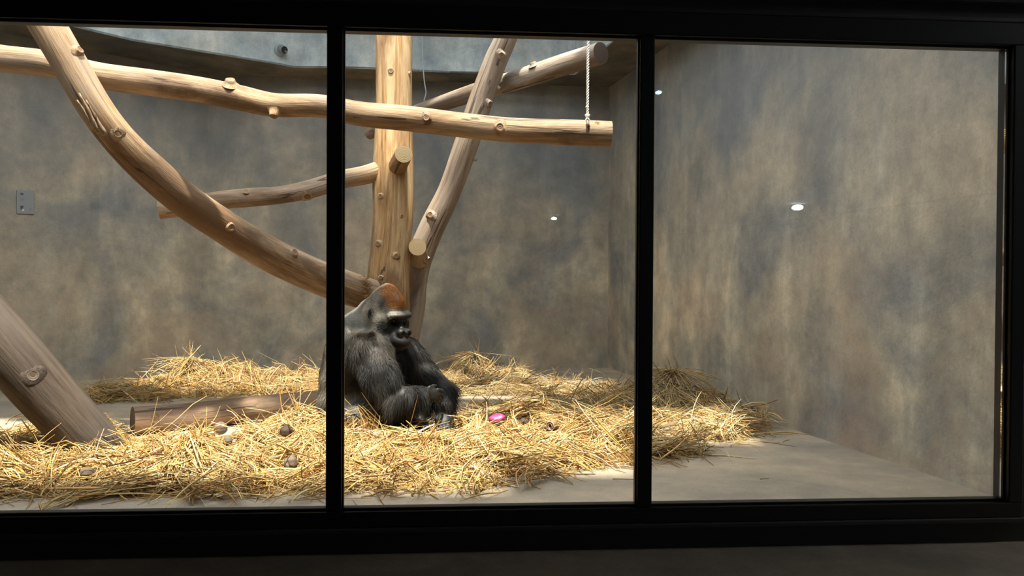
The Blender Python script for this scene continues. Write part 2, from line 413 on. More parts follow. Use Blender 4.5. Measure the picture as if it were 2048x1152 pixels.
# ------------------------------------------------------------------ logs
def catmull(pts, n):
    pts = np.array(pts, float); out = []
    p = np.vstack([2*pts[0]-pts[1], pts, 2*pts[-1]-pts[-2]])
    for i in range(1, len(p)-2):
        for t in np.linspace(0, 1, n, endpoint=False):
            a, b, c, d = p[i-1], p[i], p[i+1], p[i+2]
            out.append(.5*((2*b)+(-a+c)*t+(2*a-5*b+4*c-d)*t*t+(-a+3*b-3*c+d)*t**3))
    out.append(p[-2]); return np.array(out)
def fnoise(seed):
    r = np.random.default_rng(seed); ks = []
    for _ in range(9): ks.append((r.integers(1, 5), r.uniform(.6, 9), r.uniform(0, 6.28), r.uniform(.3, 1)))
    s = sum(k[3] for k in ks)
    return lambda th, l: sum(k[3]*np.sin(k[0]*th+k[1]*l+k[2]) for k in ks)/s
def tube_arrays(ctr, rad, seg, nf=None, amp=0.0):
    N = len(ctr); T = np.gradient(ctr, axis=0); T /= np.linalg.norm(T, axis=1)[:, None]
    u = np.cross(T[0], [0, 0, 1.0]);
    if np.linalg.norm(u) < .1: u = np.cross(T[0], [1.0, 0, 0])
    u /= np.linalg.norm(u); U = []
    for i in range(N):
        u = u - T[i]*np.dot(u, T[i]); u /= np.linalg.norm(u); U.append(u.copy())
    U = np.array(U); Vv = np.cross(T, U)
    L = np.r_[0, np.cumsum(np.linalg.norm(np.diff(ctr, axis=0), axis=1))]
    th = np.linspace(0, 2*PI, seg, endpoint=False)
    TH, LL = np.meshgrid(th, L); R = rad[:, None]*np.ones(seg)[None]
    if nf: R = R*(1+amp*nf(TH, LL))
    pos = ctr[:, None] + R[..., None]*(np.cos(TH)[..., None]*U[:, None]+np.sin(TH)[..., None]*Vv[:, None])
    g = np.stack([np.cos(TH)*R, np.sin(TH)*R, LL], -1)
    idx = np.arange(N*seg).reshape(N, seg)
    a = idx[:-1]; b = np.roll(a, -1, 1); d = idx[1:]; c = np.roll(d, -1, 1)
    Fq = np.stack([a, b, c, d], -1).reshape(-1, 4)
    return pos, g, Fq, T, U, Vv
def cap(name, ringpos, ctr, mat, parent, nrm, k=5, dome=.004):
    seg = len(ringpos); V = []; G = []; Fc = []
    for j in range(k+1):
        f = 1-j/k*.999
        V.append(ctr+(ringpos-ctr)*f+nrm*dome*(1-f*f)); G.append((ringpos-ctr)*f)
    V = np.vstack(V); G = np.vstack(G)
    for j in range(k):
        for i in range(seg):
            a = j*seg+i; b = j*seg+(i+1) % seg; Fc.append((a, b, b+seg, a+seg))
    me = np_mesh(name, V, Fc, extra=G)
    return link(name, me, mat, parent)
def make_log(name, spec, mat, label, seed=1, seg=36, amp=.06, caps=(1, 1), capmat=None, group=None, n=14, cat='log', knots=(), flat_=None):
    """spec: (px, py, D, radius in px of the photo at that depth)"""
    arr = [[*P(px, py, D), r*D/FPX] for px, py, D, r in spec]
    cv = catmull(arr, n); ctr, rad = cv[:, :3], cv[:, 3]
    nf = fnoise(seed)
    pos, g, Fq, T, U, Vv = tube_arrays(ctr, rad, seg, nf, amp)
    g = g + np.array([seed*1.7, seed*.9, seed*2.3])
    base = Vector(arr[0][:3])
    low = min(arr, key=lambda a: a[2]); base = Vector(low[:3])
    o = link(name, np_mesh(name, pos.reshape(-1, 3), Fq, extra=g.reshape(-1, 3)), mat, None, True, origin=base)
    tag(o, label, cat, group)
    capmat = capmat or (M_ring, M_ring)
    if caps[0]: cap('cut_end', pos[0], ctr[0], capmat[0], o, -T[0])
    if caps[1]: cap('cut_end', pos[-1], ctr[-1], capmat[1], o, T[-1])
    for kn in knots: make_knot(o, ctr, rad, *kn)
    return o, ctr, rad
def make_knot(parent, ctr, rad, px, py, rpx, height=.35, cut=None, tilt=(0, 0, 0), mat=None):
    """a branch stub: collar flaring from the log, ring-grained heart. placed where the view ray meets the log"""
    d = np.array(ray(px, py)); o = np.array(CO); best = None
    dn = d/np.linalg.norm(d)
    w = ctr-o; tt = w@dn; dist = np.linalg.norm(w-tt[:, None]*dn, axis=1)
    i = int(np.argmin(dist)); c = ctr[i]; R = rad[i]
    p0 = o+dn*tt[i]; off = p0-c; off_l = np.linalg.norm(off)
    back = math.sqrt(max(R*R-min(off_l, R*.97)**2, 0)); 
    if off_l > R*.97: off = off/off_l*R*.97
    surf = c+off-dn*back
    T = ctr[min(i+1, len(ctr)-1)]-ctr[max(i-1, 0)]; T /= np.linalg.norm(T)
    nrm = surf-c; nrm -= T*np.dot(nrm, T); nrm /= np.linalg.norm(nrm)
    nrm = nrm+np.array(tilt); nrm /= np.linalg.norm(nrm)
    r_ = rpx*tt[i]/FPX; h = height*r_*2
    prof = [(1.95, -.3*r_), (1.6, -.02*r_), (1.28, .25*h), (1.08, .6*h), (1.0, .88*h), (.86, h*.98)]
    s = surf
    ang = np.linspace(0, 2*PI, 20, endpoint=False)
    u = np.cross(nrm, [0, 0, 1.0]); u /= np.linalg.norm(u)+1e-9; v = np.cross(nrm, u)
    V, G = [], []
    wob = 1+.06*np.sin(3*ang+px)+.04*np.sin(2*ang+py)
    for f, hh in prof:
        ring = s+nrm*hh+(np.cos(ang)*wob)[:, None]*u*r_*f+(np.sin(ang)*wob)[:, None]*v*r_*f
        V.append(ring); G.append(np.c_[np.cos(ang)*r_*f+px, np.sin(ang)*r_*f+py, np.full(20, hh)])
    Fc = []
    for j in range(len(prof)-1):
        for q in range(20):
            a = j*20+q; b = j*20+(q+1) % 20; Fc.append((a, b, b+20, a+20))
    k = link('knot', np_mesh('knot', np.vstack(V), Fc, extra=np.vstack(G)), parent.data.materials[0], parent)
    big = rpx > 12
    ring = V[-1]; mat = mat or cut
    cap('cut_end' if big else 'knot_heart', ring, s+nrm*h*.98, mat or (M_ring if big else M_knot), k, nrm, dome=-.12*r_ if not big else .002)
    return k

# upright trunk
trunk, tc, tr_ = make_log('tree_trunk', [(778, 848, 5.85, 50), (776, 740, 5.85, 47), (776, 640, 5.85, 43), (777, 560, 5.85, 42), (781, 500, 5.85, 40), (786, 430, 5.85, 40), (787, 360, 5.85, 41),
      (787, 300, 5.85, 39), (788, 220, 5.85, 36), (788, 140, 5.85, 36), (788, 60, 5.85, 36), (788, -60, 5.85, 36)], M_trunk,
      'upright peeled tree trunk behind the gorilla, brightly lit at the top', seed=3, amp=.045, cat='tree trunk',
      knots=[(782, 142, 5), (819, 148, 3.5), (762, 392, 4.5), (757, 487, 5), (792, 512, 5), (785, 318, 3), (762, 555, 4), (803, 432, 3)])
# stub towards the visitor with a pale sawn end
def stub(parent, p0, p1, r0, r1, seed, mat, capm, name='branch_stub'):
    c = np.array([list(Vector(p0).lerp(Vector(p1), t)) for t in np.linspace(0, 1, 8)])
    rad = np.array([r0*(1+.35*(1-t)**3)+(r1-r0)*t for t in np.linspace(0, 1, 8)])
    pos, g, Fq, T, U, V = tube_arrays(c, rad, 28, fnoise(seed), .04)
    o = link(name, np_mesh(name, pos.reshape(-1, 3), Fq, extra=g.reshape(-1, 3)+seed), mat, parent)
    cap('cut_end', pos[-1], c[-1], capm, o, T[-1]); return o
stub(trunk, P(790, 345, 5.85), P(807, 308, 5.48), .066, .066, 5, M_trunk, M_ring)
lean, lc, lr = make_log('leaning_log', [(806, 700, 6.25, 27), (822, 620, 6.22, 27), (828, 570, 6.2, 26), (838, 520, 6.2, 26), (864, 455, 6.15, 25), (900, 380, 6.1, 24), (932, 290, 6.0, 24), (962, 200, 5.95, 24),
      (990, 125, 5.9, 23), (1013, 72, 5.85, 22), (1042, -20, 5.8, 22)], M_woodg,
      'weathered grey log leaning up to the right behind the upright trunk', seed=9, amp=.05,
      knots=[(1003, 110, 6), (978, 207, 6), (951, 318, 3.5, 1.0), (862, 430, 6.5), (855, 516, 3, 1.2), (1000, 178, 3.5, .8)])
stub(lean, P(838, 520, 6.15), P(835, 494, 5.75), .062, .068, 6, M_wood, M_ring)
# long horizontal perch in front of the trunk
perch, pc, pr = make_log('horizontal_perch', [(-90, 98, 4.5, 27), (0, 116, 4.48, 26), (100, 128, 4.45, 26), (200, 152, 4.43, 26), (300, 166, 4.41, 26), (400, 180, 4.4, 25), (480, 196, 4.4, 25), (550, 210, 4.4, 24),
      (640, 212, 4.4, 23), (720, 228, 4.4, 24), (820, 238, 4.4, 25), (920, 250, 4.4, 25), (1020, 260, 4.4, 25), (1120, 264, 4.4, 25), (1222, 268, 4.4, 25)], M_wood,
      'long pale horizontal log perch crossing in front of the trunk', seed=14, amp=.07,
      knots=[(461, 168, 8.5, .55), (550, 222, 7.5, .9, None, (0, 0, -.6)), (853, 236, 6.5), (1000, 255, 8.5, .3), (1195, 245, 4), (300, 168, 5, .1)])
# curved diagonal branch, upper left down to the trunk
diag, dc_, dr_ = make_log('curved_branch', [(30, -60, 4.02, 34), (88, 40, 4.05, 34), (140, 130, 4.1, 33), (190, 215, 4.15, 33), (240, 280, 4.25, 33), (300, 340, 4.4, 34), (370, 400, 4.6, 34), (440, 448, 4.8, 34),
      (520, 498, 5.05, 34), (600, 538, 5.3, 34), (680, 570, 5.5, 34), (742, 590, 5.68, 32)], M_wood,
      'thick curved branch sweeping from upper left down to the trunk', seed=21, amp=.07, caps=(1, 0),
      knots=[(156, 102, 6.5, .45), (459, 454, 7.5, .5), (585, 508, 7.5, .55), (236, 268, 7, .04)])
# torn splinters of bark on its lower edge
def splinter(parent, pa, pb, w, mat):
    bm = bmesh.new(); a, b = Vector(pa), Vector(pb); d = (b-a); L = d.length; d.normalize()
    s = d.cross(Vector((0, 1, 0))).normalized()
    n = 7; prev = None
    for i in range(n+1):
        t = i/n; ww = w*(1-.8*t)*(.8+.4*random.random()); c = a.lerp(b, t)
        ring = [bm.verts.new(c+s*ww), bm.verts.new(c+Vector((0, -w*.5*(1-t)-.003, 0))), bm.verts.new(c-s*ww), bm.verts.new(c+Vector((0, w*.5, 0)))]
        if prev:
            for j in range(4): bm.faces.new([prev[j], prev[(j+1) % 4], ring[(j+1) % 4], ring[j]])
        else: bm.faces.new(ring)
        prev = ring
    bm.faces.new(prev[::-1])
    o = from_bm('torn_splinter', bm, mat, parent, True)
    a_ = o.data.attributes.new('grain', 'FLOAT_VECTOR', 'POINT')
    a_.data.foreach_set('vector', np.array([[v.co.x*3, v.co.y*3, v.co.z] for v in o.data.vertices]).ravel()); return o
splinter(diag, P(198, 266, 4.08), P(158, 186, 3.99), .026, M_wood)
splinter(diag, P(192, 262, 4.10), P(154, 200, 4.03), .020, M_wood)
splinter(diag, P(210, 270, 4.07), P(172, 200, 3.99), .016, M_wood)
# branch reaching left from the trunk
make_log('side_branch', [(318, 420, 5.3, 18.5), (370, 414, 5.35, 18), (430, 402, 5.42, 18), (500, 395, 5.5, 18.5), (560, 390, 5.55, 17.5), (620, 378, 5.62, 19), (680, 360, 5.7, 18), (730, 350, 5.75, 18), (770, 338, 5.82, 20)], M_wood,
      'thinner peeled branch reaching left from the trunk, passing behind the curved branch', seed=33, amp=.06, caps=(1, 0), capmat=(M_ring, M_ring),
      knots=[(614, 392, 7, .12), (492, 382, 4, .4, None, (0, 0, .6))])
# back log, rising to upper right
make_log('rising_log', [(738, 266, 7.2, 13), (800, 238, 6.9, 14), (880, 208, 6.6, 15.5), (960, 182, 6.32, 18), (1040, 158, 6.0, 20), (1120, 132, 5.68, 21), (1202, 106, 5.35, 21.5)], M_woodg,
      'weathered log rising to upper right behind the leaning log, dark sawn end', seed=41, amp=.05, capmat=(M_ring, M_ringd),
      knots=[(1068, 130, 6, .5, None, (0, 0, .8)), (1127, 133, 4.5)])
# foreground prop log lower left
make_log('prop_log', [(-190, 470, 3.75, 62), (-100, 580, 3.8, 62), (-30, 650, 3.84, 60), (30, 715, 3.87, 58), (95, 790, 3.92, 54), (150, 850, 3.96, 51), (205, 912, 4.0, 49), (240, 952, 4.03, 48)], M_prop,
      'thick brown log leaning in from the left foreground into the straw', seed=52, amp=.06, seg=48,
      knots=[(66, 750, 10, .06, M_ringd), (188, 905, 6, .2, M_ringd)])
# log lying on the floor
make_log('fallen_log', [(265, 842, 4.706, 28.5), (340, 836, 4.84, 27.5), (430, 827, 5.02, 26.5), (520, 817, 5.20, 25.6), (600, 809, 5.37, 24.6), (660, 802, 5.5, 24)], M_woodd,
      'brown log lying on the floor behind the straw, left of the gorilla', seed=61, amp=.03, capmat=(M_ringd, M_ringd), knots=[(310, 840, 6, .12)])

# ------------------------------------------------------------------ rope, cable, camera device, sign
def tube_obj(name, pts, r, mat, parent=None, seg=8, n=6, smoothpath=True):
    c = catmull([list(p) for p in pts], n) if smoothpath else np.array([list(p) for p in pts])
    pos, g, Fq, T, U, V = tube_arrays(c, np.full(len(c), r), seg)
    return link(name, np_mesh(name, pos.reshape(-1, 3), Fq), mat, parent)
def rope_mat():
    k = NT('sisal_rope'); n = k.noise(k.coord(), 180, 3, .6)
    k.l(k.ramp(n, [(.3, (.42,.38,.32)), (.7, (.82,.78,.70))]), k.b.inputs['Base Color']); k.b.inputs['Roughness'].default_value = .9; return k.m
M_rope = rope_mat(); M_steel = flat('galvanised_steel', (.55,.52,.48), .45, .6)
rtop = P(1176, 84, 4.4); rbot = P(1175, 232, 4.4)
rope = empty('hanging_rope', rbot); tag(rope, 'white twisted rope hanging above the right end of the horizontal perch', 'rope')
ztop = ROOFZ
for ph in (0, PI*2/3, PI*4/3):
    pts = []
    N = 330
    for i in range(N+1):
        t = i/N; z = rbot.z+(ztop-rbot.z)*t; x = rbot.x+(rtop.x-rbot.x)*min(t*3, 1)
        a = z*2*PI/.05+ph; pts.append((x+.0048*math.cos(a), 4.4+.0048*math.sin(a), z))
    tube_obj('rope_strand', pts, .0042, M_rope, rope, 6, 1, False)
kt = bmesh.new(); bmesh.ops.create_uvsphere(kt, u_segments=14, v_segments=10, radius=.014)
for v in kt.verts: v.co.z *= 1.3; v.co.x *= 1+.25*math.sin(v.co.z*300)
bmesh.ops.translate(kt, verts=kt.verts, vec=rbot); from_bm('knot', kt, M_rope, rope, True)
kt = bmesh.new(); bmesh.ops.create_uvsphere(kt, u_segments=10, v_segments=8, radius=.009)
bmesh.ops.translate(kt, verts=kt.verts, vec=P(1174, 214, 4.4)); from_bm('splice', kt, M_rope, rope, True)
ring = []
pk = P(1175, 240, 4.36)
for i in range(25):
    a = 2*PI*i/24; ring.append((pk.x+.012*math.cos(a), pk.y, pk.z+.02*math.sin(a)-.012))
tube_obj('shackle', ring, .005, M_steel, rope, 8, 1, False)
eye = P(1176, 252, 4.32); e2 = P(1176, 250, 4.40)
tube_obj('eye_bolt', [P(1175, 243, 4.33), P(1176, 248, 4.315), P(1177, 254, 4.325), P(1177, 256, 4.39)], .009, flat('rusty_eye_bolt', (.16,.11,.08), .6, .4), rope, 8, 3)

cab = tube_obj('hanging_cable', [P(842, -60, 7.45), P(843, 40, 7.45), P(845, 90, 7.45), P(846, 130, 7.45), P(849, 165, 7.45), P(852, 185, 7.45), P(848, 202, 7.45)], .006, flat('cable', (.33,.34,.35), .6))
tag(cab, 'thin grey cable hanging beside the top of the upright trunk', 'cable')

# security camera on the light-well wall
cp = P(560, 101, 7.7)
wallp, wallq = OP[6].copy(), OP[5].copy()
dd = (wallq-wallp).normalized(); nn = Vector((dd.y, -dd.x, 0))
if nn.y > 0: nn = -nn
r0 = ray(560, 101); t_ = ((wallp-CO).dot(nn))/r0.dot(nn); cp = CO + r0*t_
dev = empty('security_camera', cp); tag(dev, 'small round grey camera housing fixed on the wall above the horizontal perch', 'camera')
aim = (nn+Vector((.3, -.1, -.3))).normalized()
def lathe_dir(name, base, d, prof, mat, parent, seg=28):
    bm = bmesh.new(); disc_lathe(bm, prof, seg)
    q = Vector(d).to_track_quat('Z', 'Y'); bmesh.ops.transform(bm, matrix=Matrix.Translation(base) @ q.to_matrix().to_4x4(), verts=bm.verts)
    return from_bm(name, bm, mat, parent, True)
M_cg = flat('grey_plastic', (.20,.225,.25), .45); M_cg2 = flat('grey_plastic_dark', (.30,.33,.36), .45)
lathe_dir('mounting_ring', cp, nn, [(.062, -.01), (.062, .012), (.058, .022), (.054, .022), (.056, .03), (.053, .04), (.045, .045)], M_cg2, dev)
hs = lathe_dir('housing', cp+nn*.03, aim, [(.045, 0), (.045, .045), (.040, .075), (.036, .085)], M_cg, dev)
lathe_dir('lens', cp+nn*.03+aim*.083, aim, [(.035, 0), (.035, .006), (.028, .008), (.026, .003), (.001, .002)], flat('lens', (.02,.022,.025), .15), hs)

# small sign on the left wall
nl = Vector(((B-L1).normalized().y, -(B-L1).normalized().x, 0))
if nl.y > 0: nl = -nl
def onwall(px, py, off=0):
    r0 = ray(px, py); t = (L1-CO).dot(nl)/r0.dot(nl); return CO+r0*t+nl*off
s00, s10 = onwall(33, 427), onwall(67, 428); s01 = onwall(33, 380)
wdir = Vector(((s10-s00).x, (s10-s00).y, 0)); sw = wdir.length; wdir.normalize(); shh = s01.z-s00.z
sign = empty('wall_sign', s00); tag(sign, 'small grey information plate with faint print on the left wall', 'sign')
def plate(name, u0, u1, v0, v1, o0, o1, mat, parent=sign, bev=0):
    bm = bmesh.new(); b0 = s00
    c = [b0+wdir*u+nl*o0+Vector((0, 0, v)) for u, v in ((u0, v0), (u1, v0), (u1, v1), (u0, v1))]
    prism(bm, c, ext=nl*(o1-o0)); o = from_bm(name, bm, mat, parent)
    if bev: bevel_obj(o, bev)
    return o
plate('board', 0, sw, 0, shh, .0, .014, flat('sign_grey', (.19,.205,.21), .5), bev=.002)
M_ink = flat('sign_ink', (.035,.04,.055), .6); M_ink2 = flat('sign_ink_faint', (.11,.115,.135), .6); M_inkw = flat('sign_white', (.42,.48,.52), .6)
plate('emblem', sw*.2, sw*.38, shh*.8, shh*.88, .014, .0155, M_ink)
plate('text_line', sw*.2, sw*.45, shh*.62, shh*.65, .014, .0155, M_ink2)
plate('text_line', sw*.2, sw*.40, shh*.57, shh*.59, .014, .0155, M_ink2)
plate('pictogram', sw*.2, sw*.38, shh*.24, shh*.34, .014, .0155, M_ink)
plate('pictogram', sw*.2, sw*.32, shh*.18, shh*.225, .014, .0155, M_ink)
plate('pictogram', sw*.30, sw*.42, shh*.12, shh*.20, .014, .0155, M_inkw)
plate('text_line', sw*.72, sw*.86, shh*.18, shh*.2, .014, .0155, M_ink2)
plate('text_line', sw*.72, sw*.86, shh*.225, shh*.24, .014, .0155, M_ink2)
# ------------------------------------------------------------------ straw
def inpoly(x, y, poly):
    poly = np.asarray(poly, float); n = len(poly); ins = np.zeros(x.shape, bool); j = n-1
    for i in range(n):
        xi, yi = poly[i]; xj, yj = poly[j]
        c = ((yi > y) != (yj > y)) & (x < (xj-xi)*(y-yi)/(yj-yi+1e-12)+xi)
        ins ^= c; j = i
    return ins
def Fv(px, py): v = F(px, py); return (v.x, v.y)
def world_poly(pp): return [Fv(*p) for p in pp]
MOUNDS = [  # px, py of the foot, radius x, radius y, height
 (600, 872, .42, .20, .10), (470, 905, .45, .25, .06), (385, 935, .30, .22, .10), (300, 960, .5, .2, .05), (120, 900, .35, .18, .07), (60, 940, .5, .25, .05),
 (720, 915, .35, .2, .05), (860, 935, .4, .2, .05), (960, 880, .35, .22, .09), (1080, 862, .28, .22, .11), (1010, 845, .3, .2, .06), (1130, 905, .35, .22, .06), (1000, 930, .35, .2, .06),
 (780, 900, .4, .15, .03), (520, 965, .5, .16, .04), (200, 975, .6, .15, .03), (1250, 900, .3, .15, .025),
 (1345, 818, .34, .28, .17), (1230, 828, .35, .22, .08), (1470, 850, .32, .2, .06), (1400, 870, .3, .12, .04), (1290, 800, .3, .2, .06),
 (945, 762, .42, .28, .17), (1050, 775, .35, .18, .05), (1180, 785, .45, .14, .03),
 (378, 782, .38, .22, .17), (480, 780, .45, .2, .10), (600, 780, .45, .22, .09), (300, 795, .3, .12, .05), (220, 800, .3, .12, .05), (150, 870, .15, .1, .04)]
MW = np.array([[*Fv(a, b), c, d, e] for a, b, c, d, e in MOUNDS])
def Hs(x, y):
    h = np.zeros_like(x)
    for mx, my, a, b, hh in MW: h += hh*.78*np.exp(-((x-mx)/a)**2*1.1-((y-my)/b)**2*1.1)
    q = .5+.5*np.sin(x*9.1+1.7*np.sin(y*7.3)+.6)*np.sin(y*12.7+1.3*np.sin(x*8.2))+.35*np.sin(x*23.3+y*5)*np.sin(y*27.1-x*6)
    return h*(.62+.55*q)
def hstraw(px, py):
    """where a sight line meets the straw surface"""
    d = ray(px, py); D = 3.0
    while D < 9:
        p = CO+d*(D/d.y)
        if p.z <= float(Hs(np.array([p.x]), np.array([p.y]))[0])+.006: return p
        D += .01
    return F(px, py)
CLEAR = []                                # nothing of the straw lies on top of these
for px, py, r_ in ((440, 866, .06), (454, 892, .05), (171, 955, .042), (580, 940, .045), (571, 876, .04), (1046, 850, .035), (994, 846, .06), (1103, 866, .04), (1337, 869, .045)):
    CLEAR.append((hstraw(px, py)+Vector((0, .02, .04)), r_))
for px, py in ((866, 850), (878, 850), (890, 850), (903, 850), (912, 846), (888, 836)): CLEAR.append((P(px, py, 4.76), .04))
for px in (790, 820, 845): CLEAR.append((P(px, 835, 4.62), .05))
for t_ in np.linspace(0, 1, 12):
    CLEAR.append((P(265+t_*360, 850-t_*34, 4.66+t_*.72), .055))
def covered(V, npt):
    W = V.reshape(-1, npt*3, 3)[:, ::3]; bad = np.zeros(len(W), bool)
    for p, r_ in CLEAR:
        p = np.array(p); q = (np.array(CO)-p); q = q/np.linalg.norm(q)*.45
        w = W-p; t = np.clip((w@q)/(q@q), 0, 1); bad |= (np.linalg.norm(w-t[..., None]*q, axis=2) < r_).any(1)
    return bad
def straw_mat():
    k = NT('straw_stalks'); a = k.n('ShaderNodeAttribute', attribute_name='tint').outputs['Color']
    n = k.noise(k.coord(), 60, 3, .6)
    k.l(k.mix(.45, a, k.ramp(n, [(.3, (.55,.5,.45)), (.7, (1.3,1.3,1.3))]), 'MULTIPLY'), k.b.inputs['Base Color'])
    k.b.inputs['Roughness'].default_value = .5; k.b.inputs['Specular IOR Level'].default_value = .4; return k.m
M_straw = straw_mat()
def matted():
    k = NT('straw_mat'); co = k.coord()
    n = k.noise(k.map(co, (14, 60, 30), rot=(0, 0, .5)), 1.0, 6, .7, 1.5); n2 = k.noise(k.map(co, (60, 14, 30), rot=(0, 0, -.3)), 1.0, 6, .7, 1.5)
    k.l(k.ramp(k.math('MAXIMUM', n, n2), [(.42, (.07,.04,.016)), (.56, (.27,.16,.06)), (.68, (.50,.33,.13))]), k.b.inputs['Base Color'])
    k.bump(k.math('MAXIMUM', n, n2), .9, .03); k.b.inputs['Roughness'].default_value = .9; return k.m
M_mat = matted()
PAL = np.array([[.57,.41,.18],[.50,.31,.10],[.43,.235,.065],[.24,.13,.048],[.66,.53,.30],[.34,.28,.16]])
def strands(cx, cy, cz, az, length, width, tilt, curl, droop, cols, npt=6, follow=True):
    N = len(cx); t = np.linspace(-.5, .5, npt)[None]
    a = az[:, None]+curl[:, None]*t*2
    # integrate the bending azimuth
    dx, dy = np.cos(a), np.sin(a)
    X = np.cumsum(dx, 1); Y = np.cumsum(dy, 1); X -= X.mean(1, keepdims=True); Y -= Y.mean(1, keepdims=True)
    st = (length/(npt-1))[:, None]; hz = np.cos(tilt)[:, None]
    X = cx[:, None]+X*st*hz; Y = cy[:, None]+Y*st*hz
    Z = cz[:, None]+t*(length*np.sin(tilt))[:, None]-droop[:, None]*(t**2)*4
    if follow: Z = Z + Hs(X, Y)
    Z = np.maximum(Z, .003+width[:, None]*.3)
    # keep the straw on this side of the glass
    Y = np.maximum(Y, WD+.12+TW*X)
    Pp = np.stack([X, Y, Z], -1)
    T = np.gradient(Pp, axis=1); T /= np.linalg.norm(T, axis=2, keepdims=True)+1e-9
    ph = rng.uniform(0, 2*PI, N); ref = np.stack([np.cos(ph), np.sin(ph), rng.uniform(-1, 1, N)], -1)[:, None]*np.ones((1, npt, 1))
    S = np.cross(T, ref); S /= np.linalg.norm(S, axis=2, keepdims=True)+1e-9; U = np.cross(T, S)
    tp = (1-.55*np.abs(t*2)**3)[..., None]*width[:, None, None]*.5
    ring = [Pp+S*tp, Pp-S*tp*.6+U*tp*.45, Pp-S*tp*.6-U*tp*.45]
    V = np.stack(ring, 2).reshape(-1, 3)
    ok = ~covered(V, npt); V = V.reshape(N, -1, 3)[ok].reshape(-1, 3); cols = cols[ok]; N = int(ok.sum())
    base = (np.arange(N)*npt*3)[:, None, None]+(np.arange(npt-1)*3)[None, :, None]
    j = np.array([[0, 1, 4, 3], [1, 2, 5, 4], [2, 0, 3, 5]])
    Fq = (base[..., None]+j[None, None]).reshape(-1, 4)
    col = np.repeat(cols, npt*3, axis=0)
    return V, Fq, col
def palette(N, w, jit=.18):
    w = np.array(w, float); w /= w.sum()
    c = PAL[rng.choice(len(PAL), N, p=w)]
    return np.clip(c*(1+rng.normal(0, jit, (N, 1)))*(1+rng.normal(0, .05, (N, 3))), .02, .85)
def scatter(poly, n, edge=.08):
    wp = np.array(world_poly(poly)); lo, hi = wp.min(0), wp.max(0); X = []; Y = []
    got = 0
    while got < n:
        x = rng.uniform(lo[0], hi[0], n); y = rng.uniform(lo[1], hi[1], n)
        m = inpoly(x+rng.normal(0, edge, n), y+rng.normal(0, edge, n), wp); X.append(x[m]); Y.append(y[m]); got += m.sum()
    return np.concatenate(X)[:n], np.concatenate(Y)[:n]
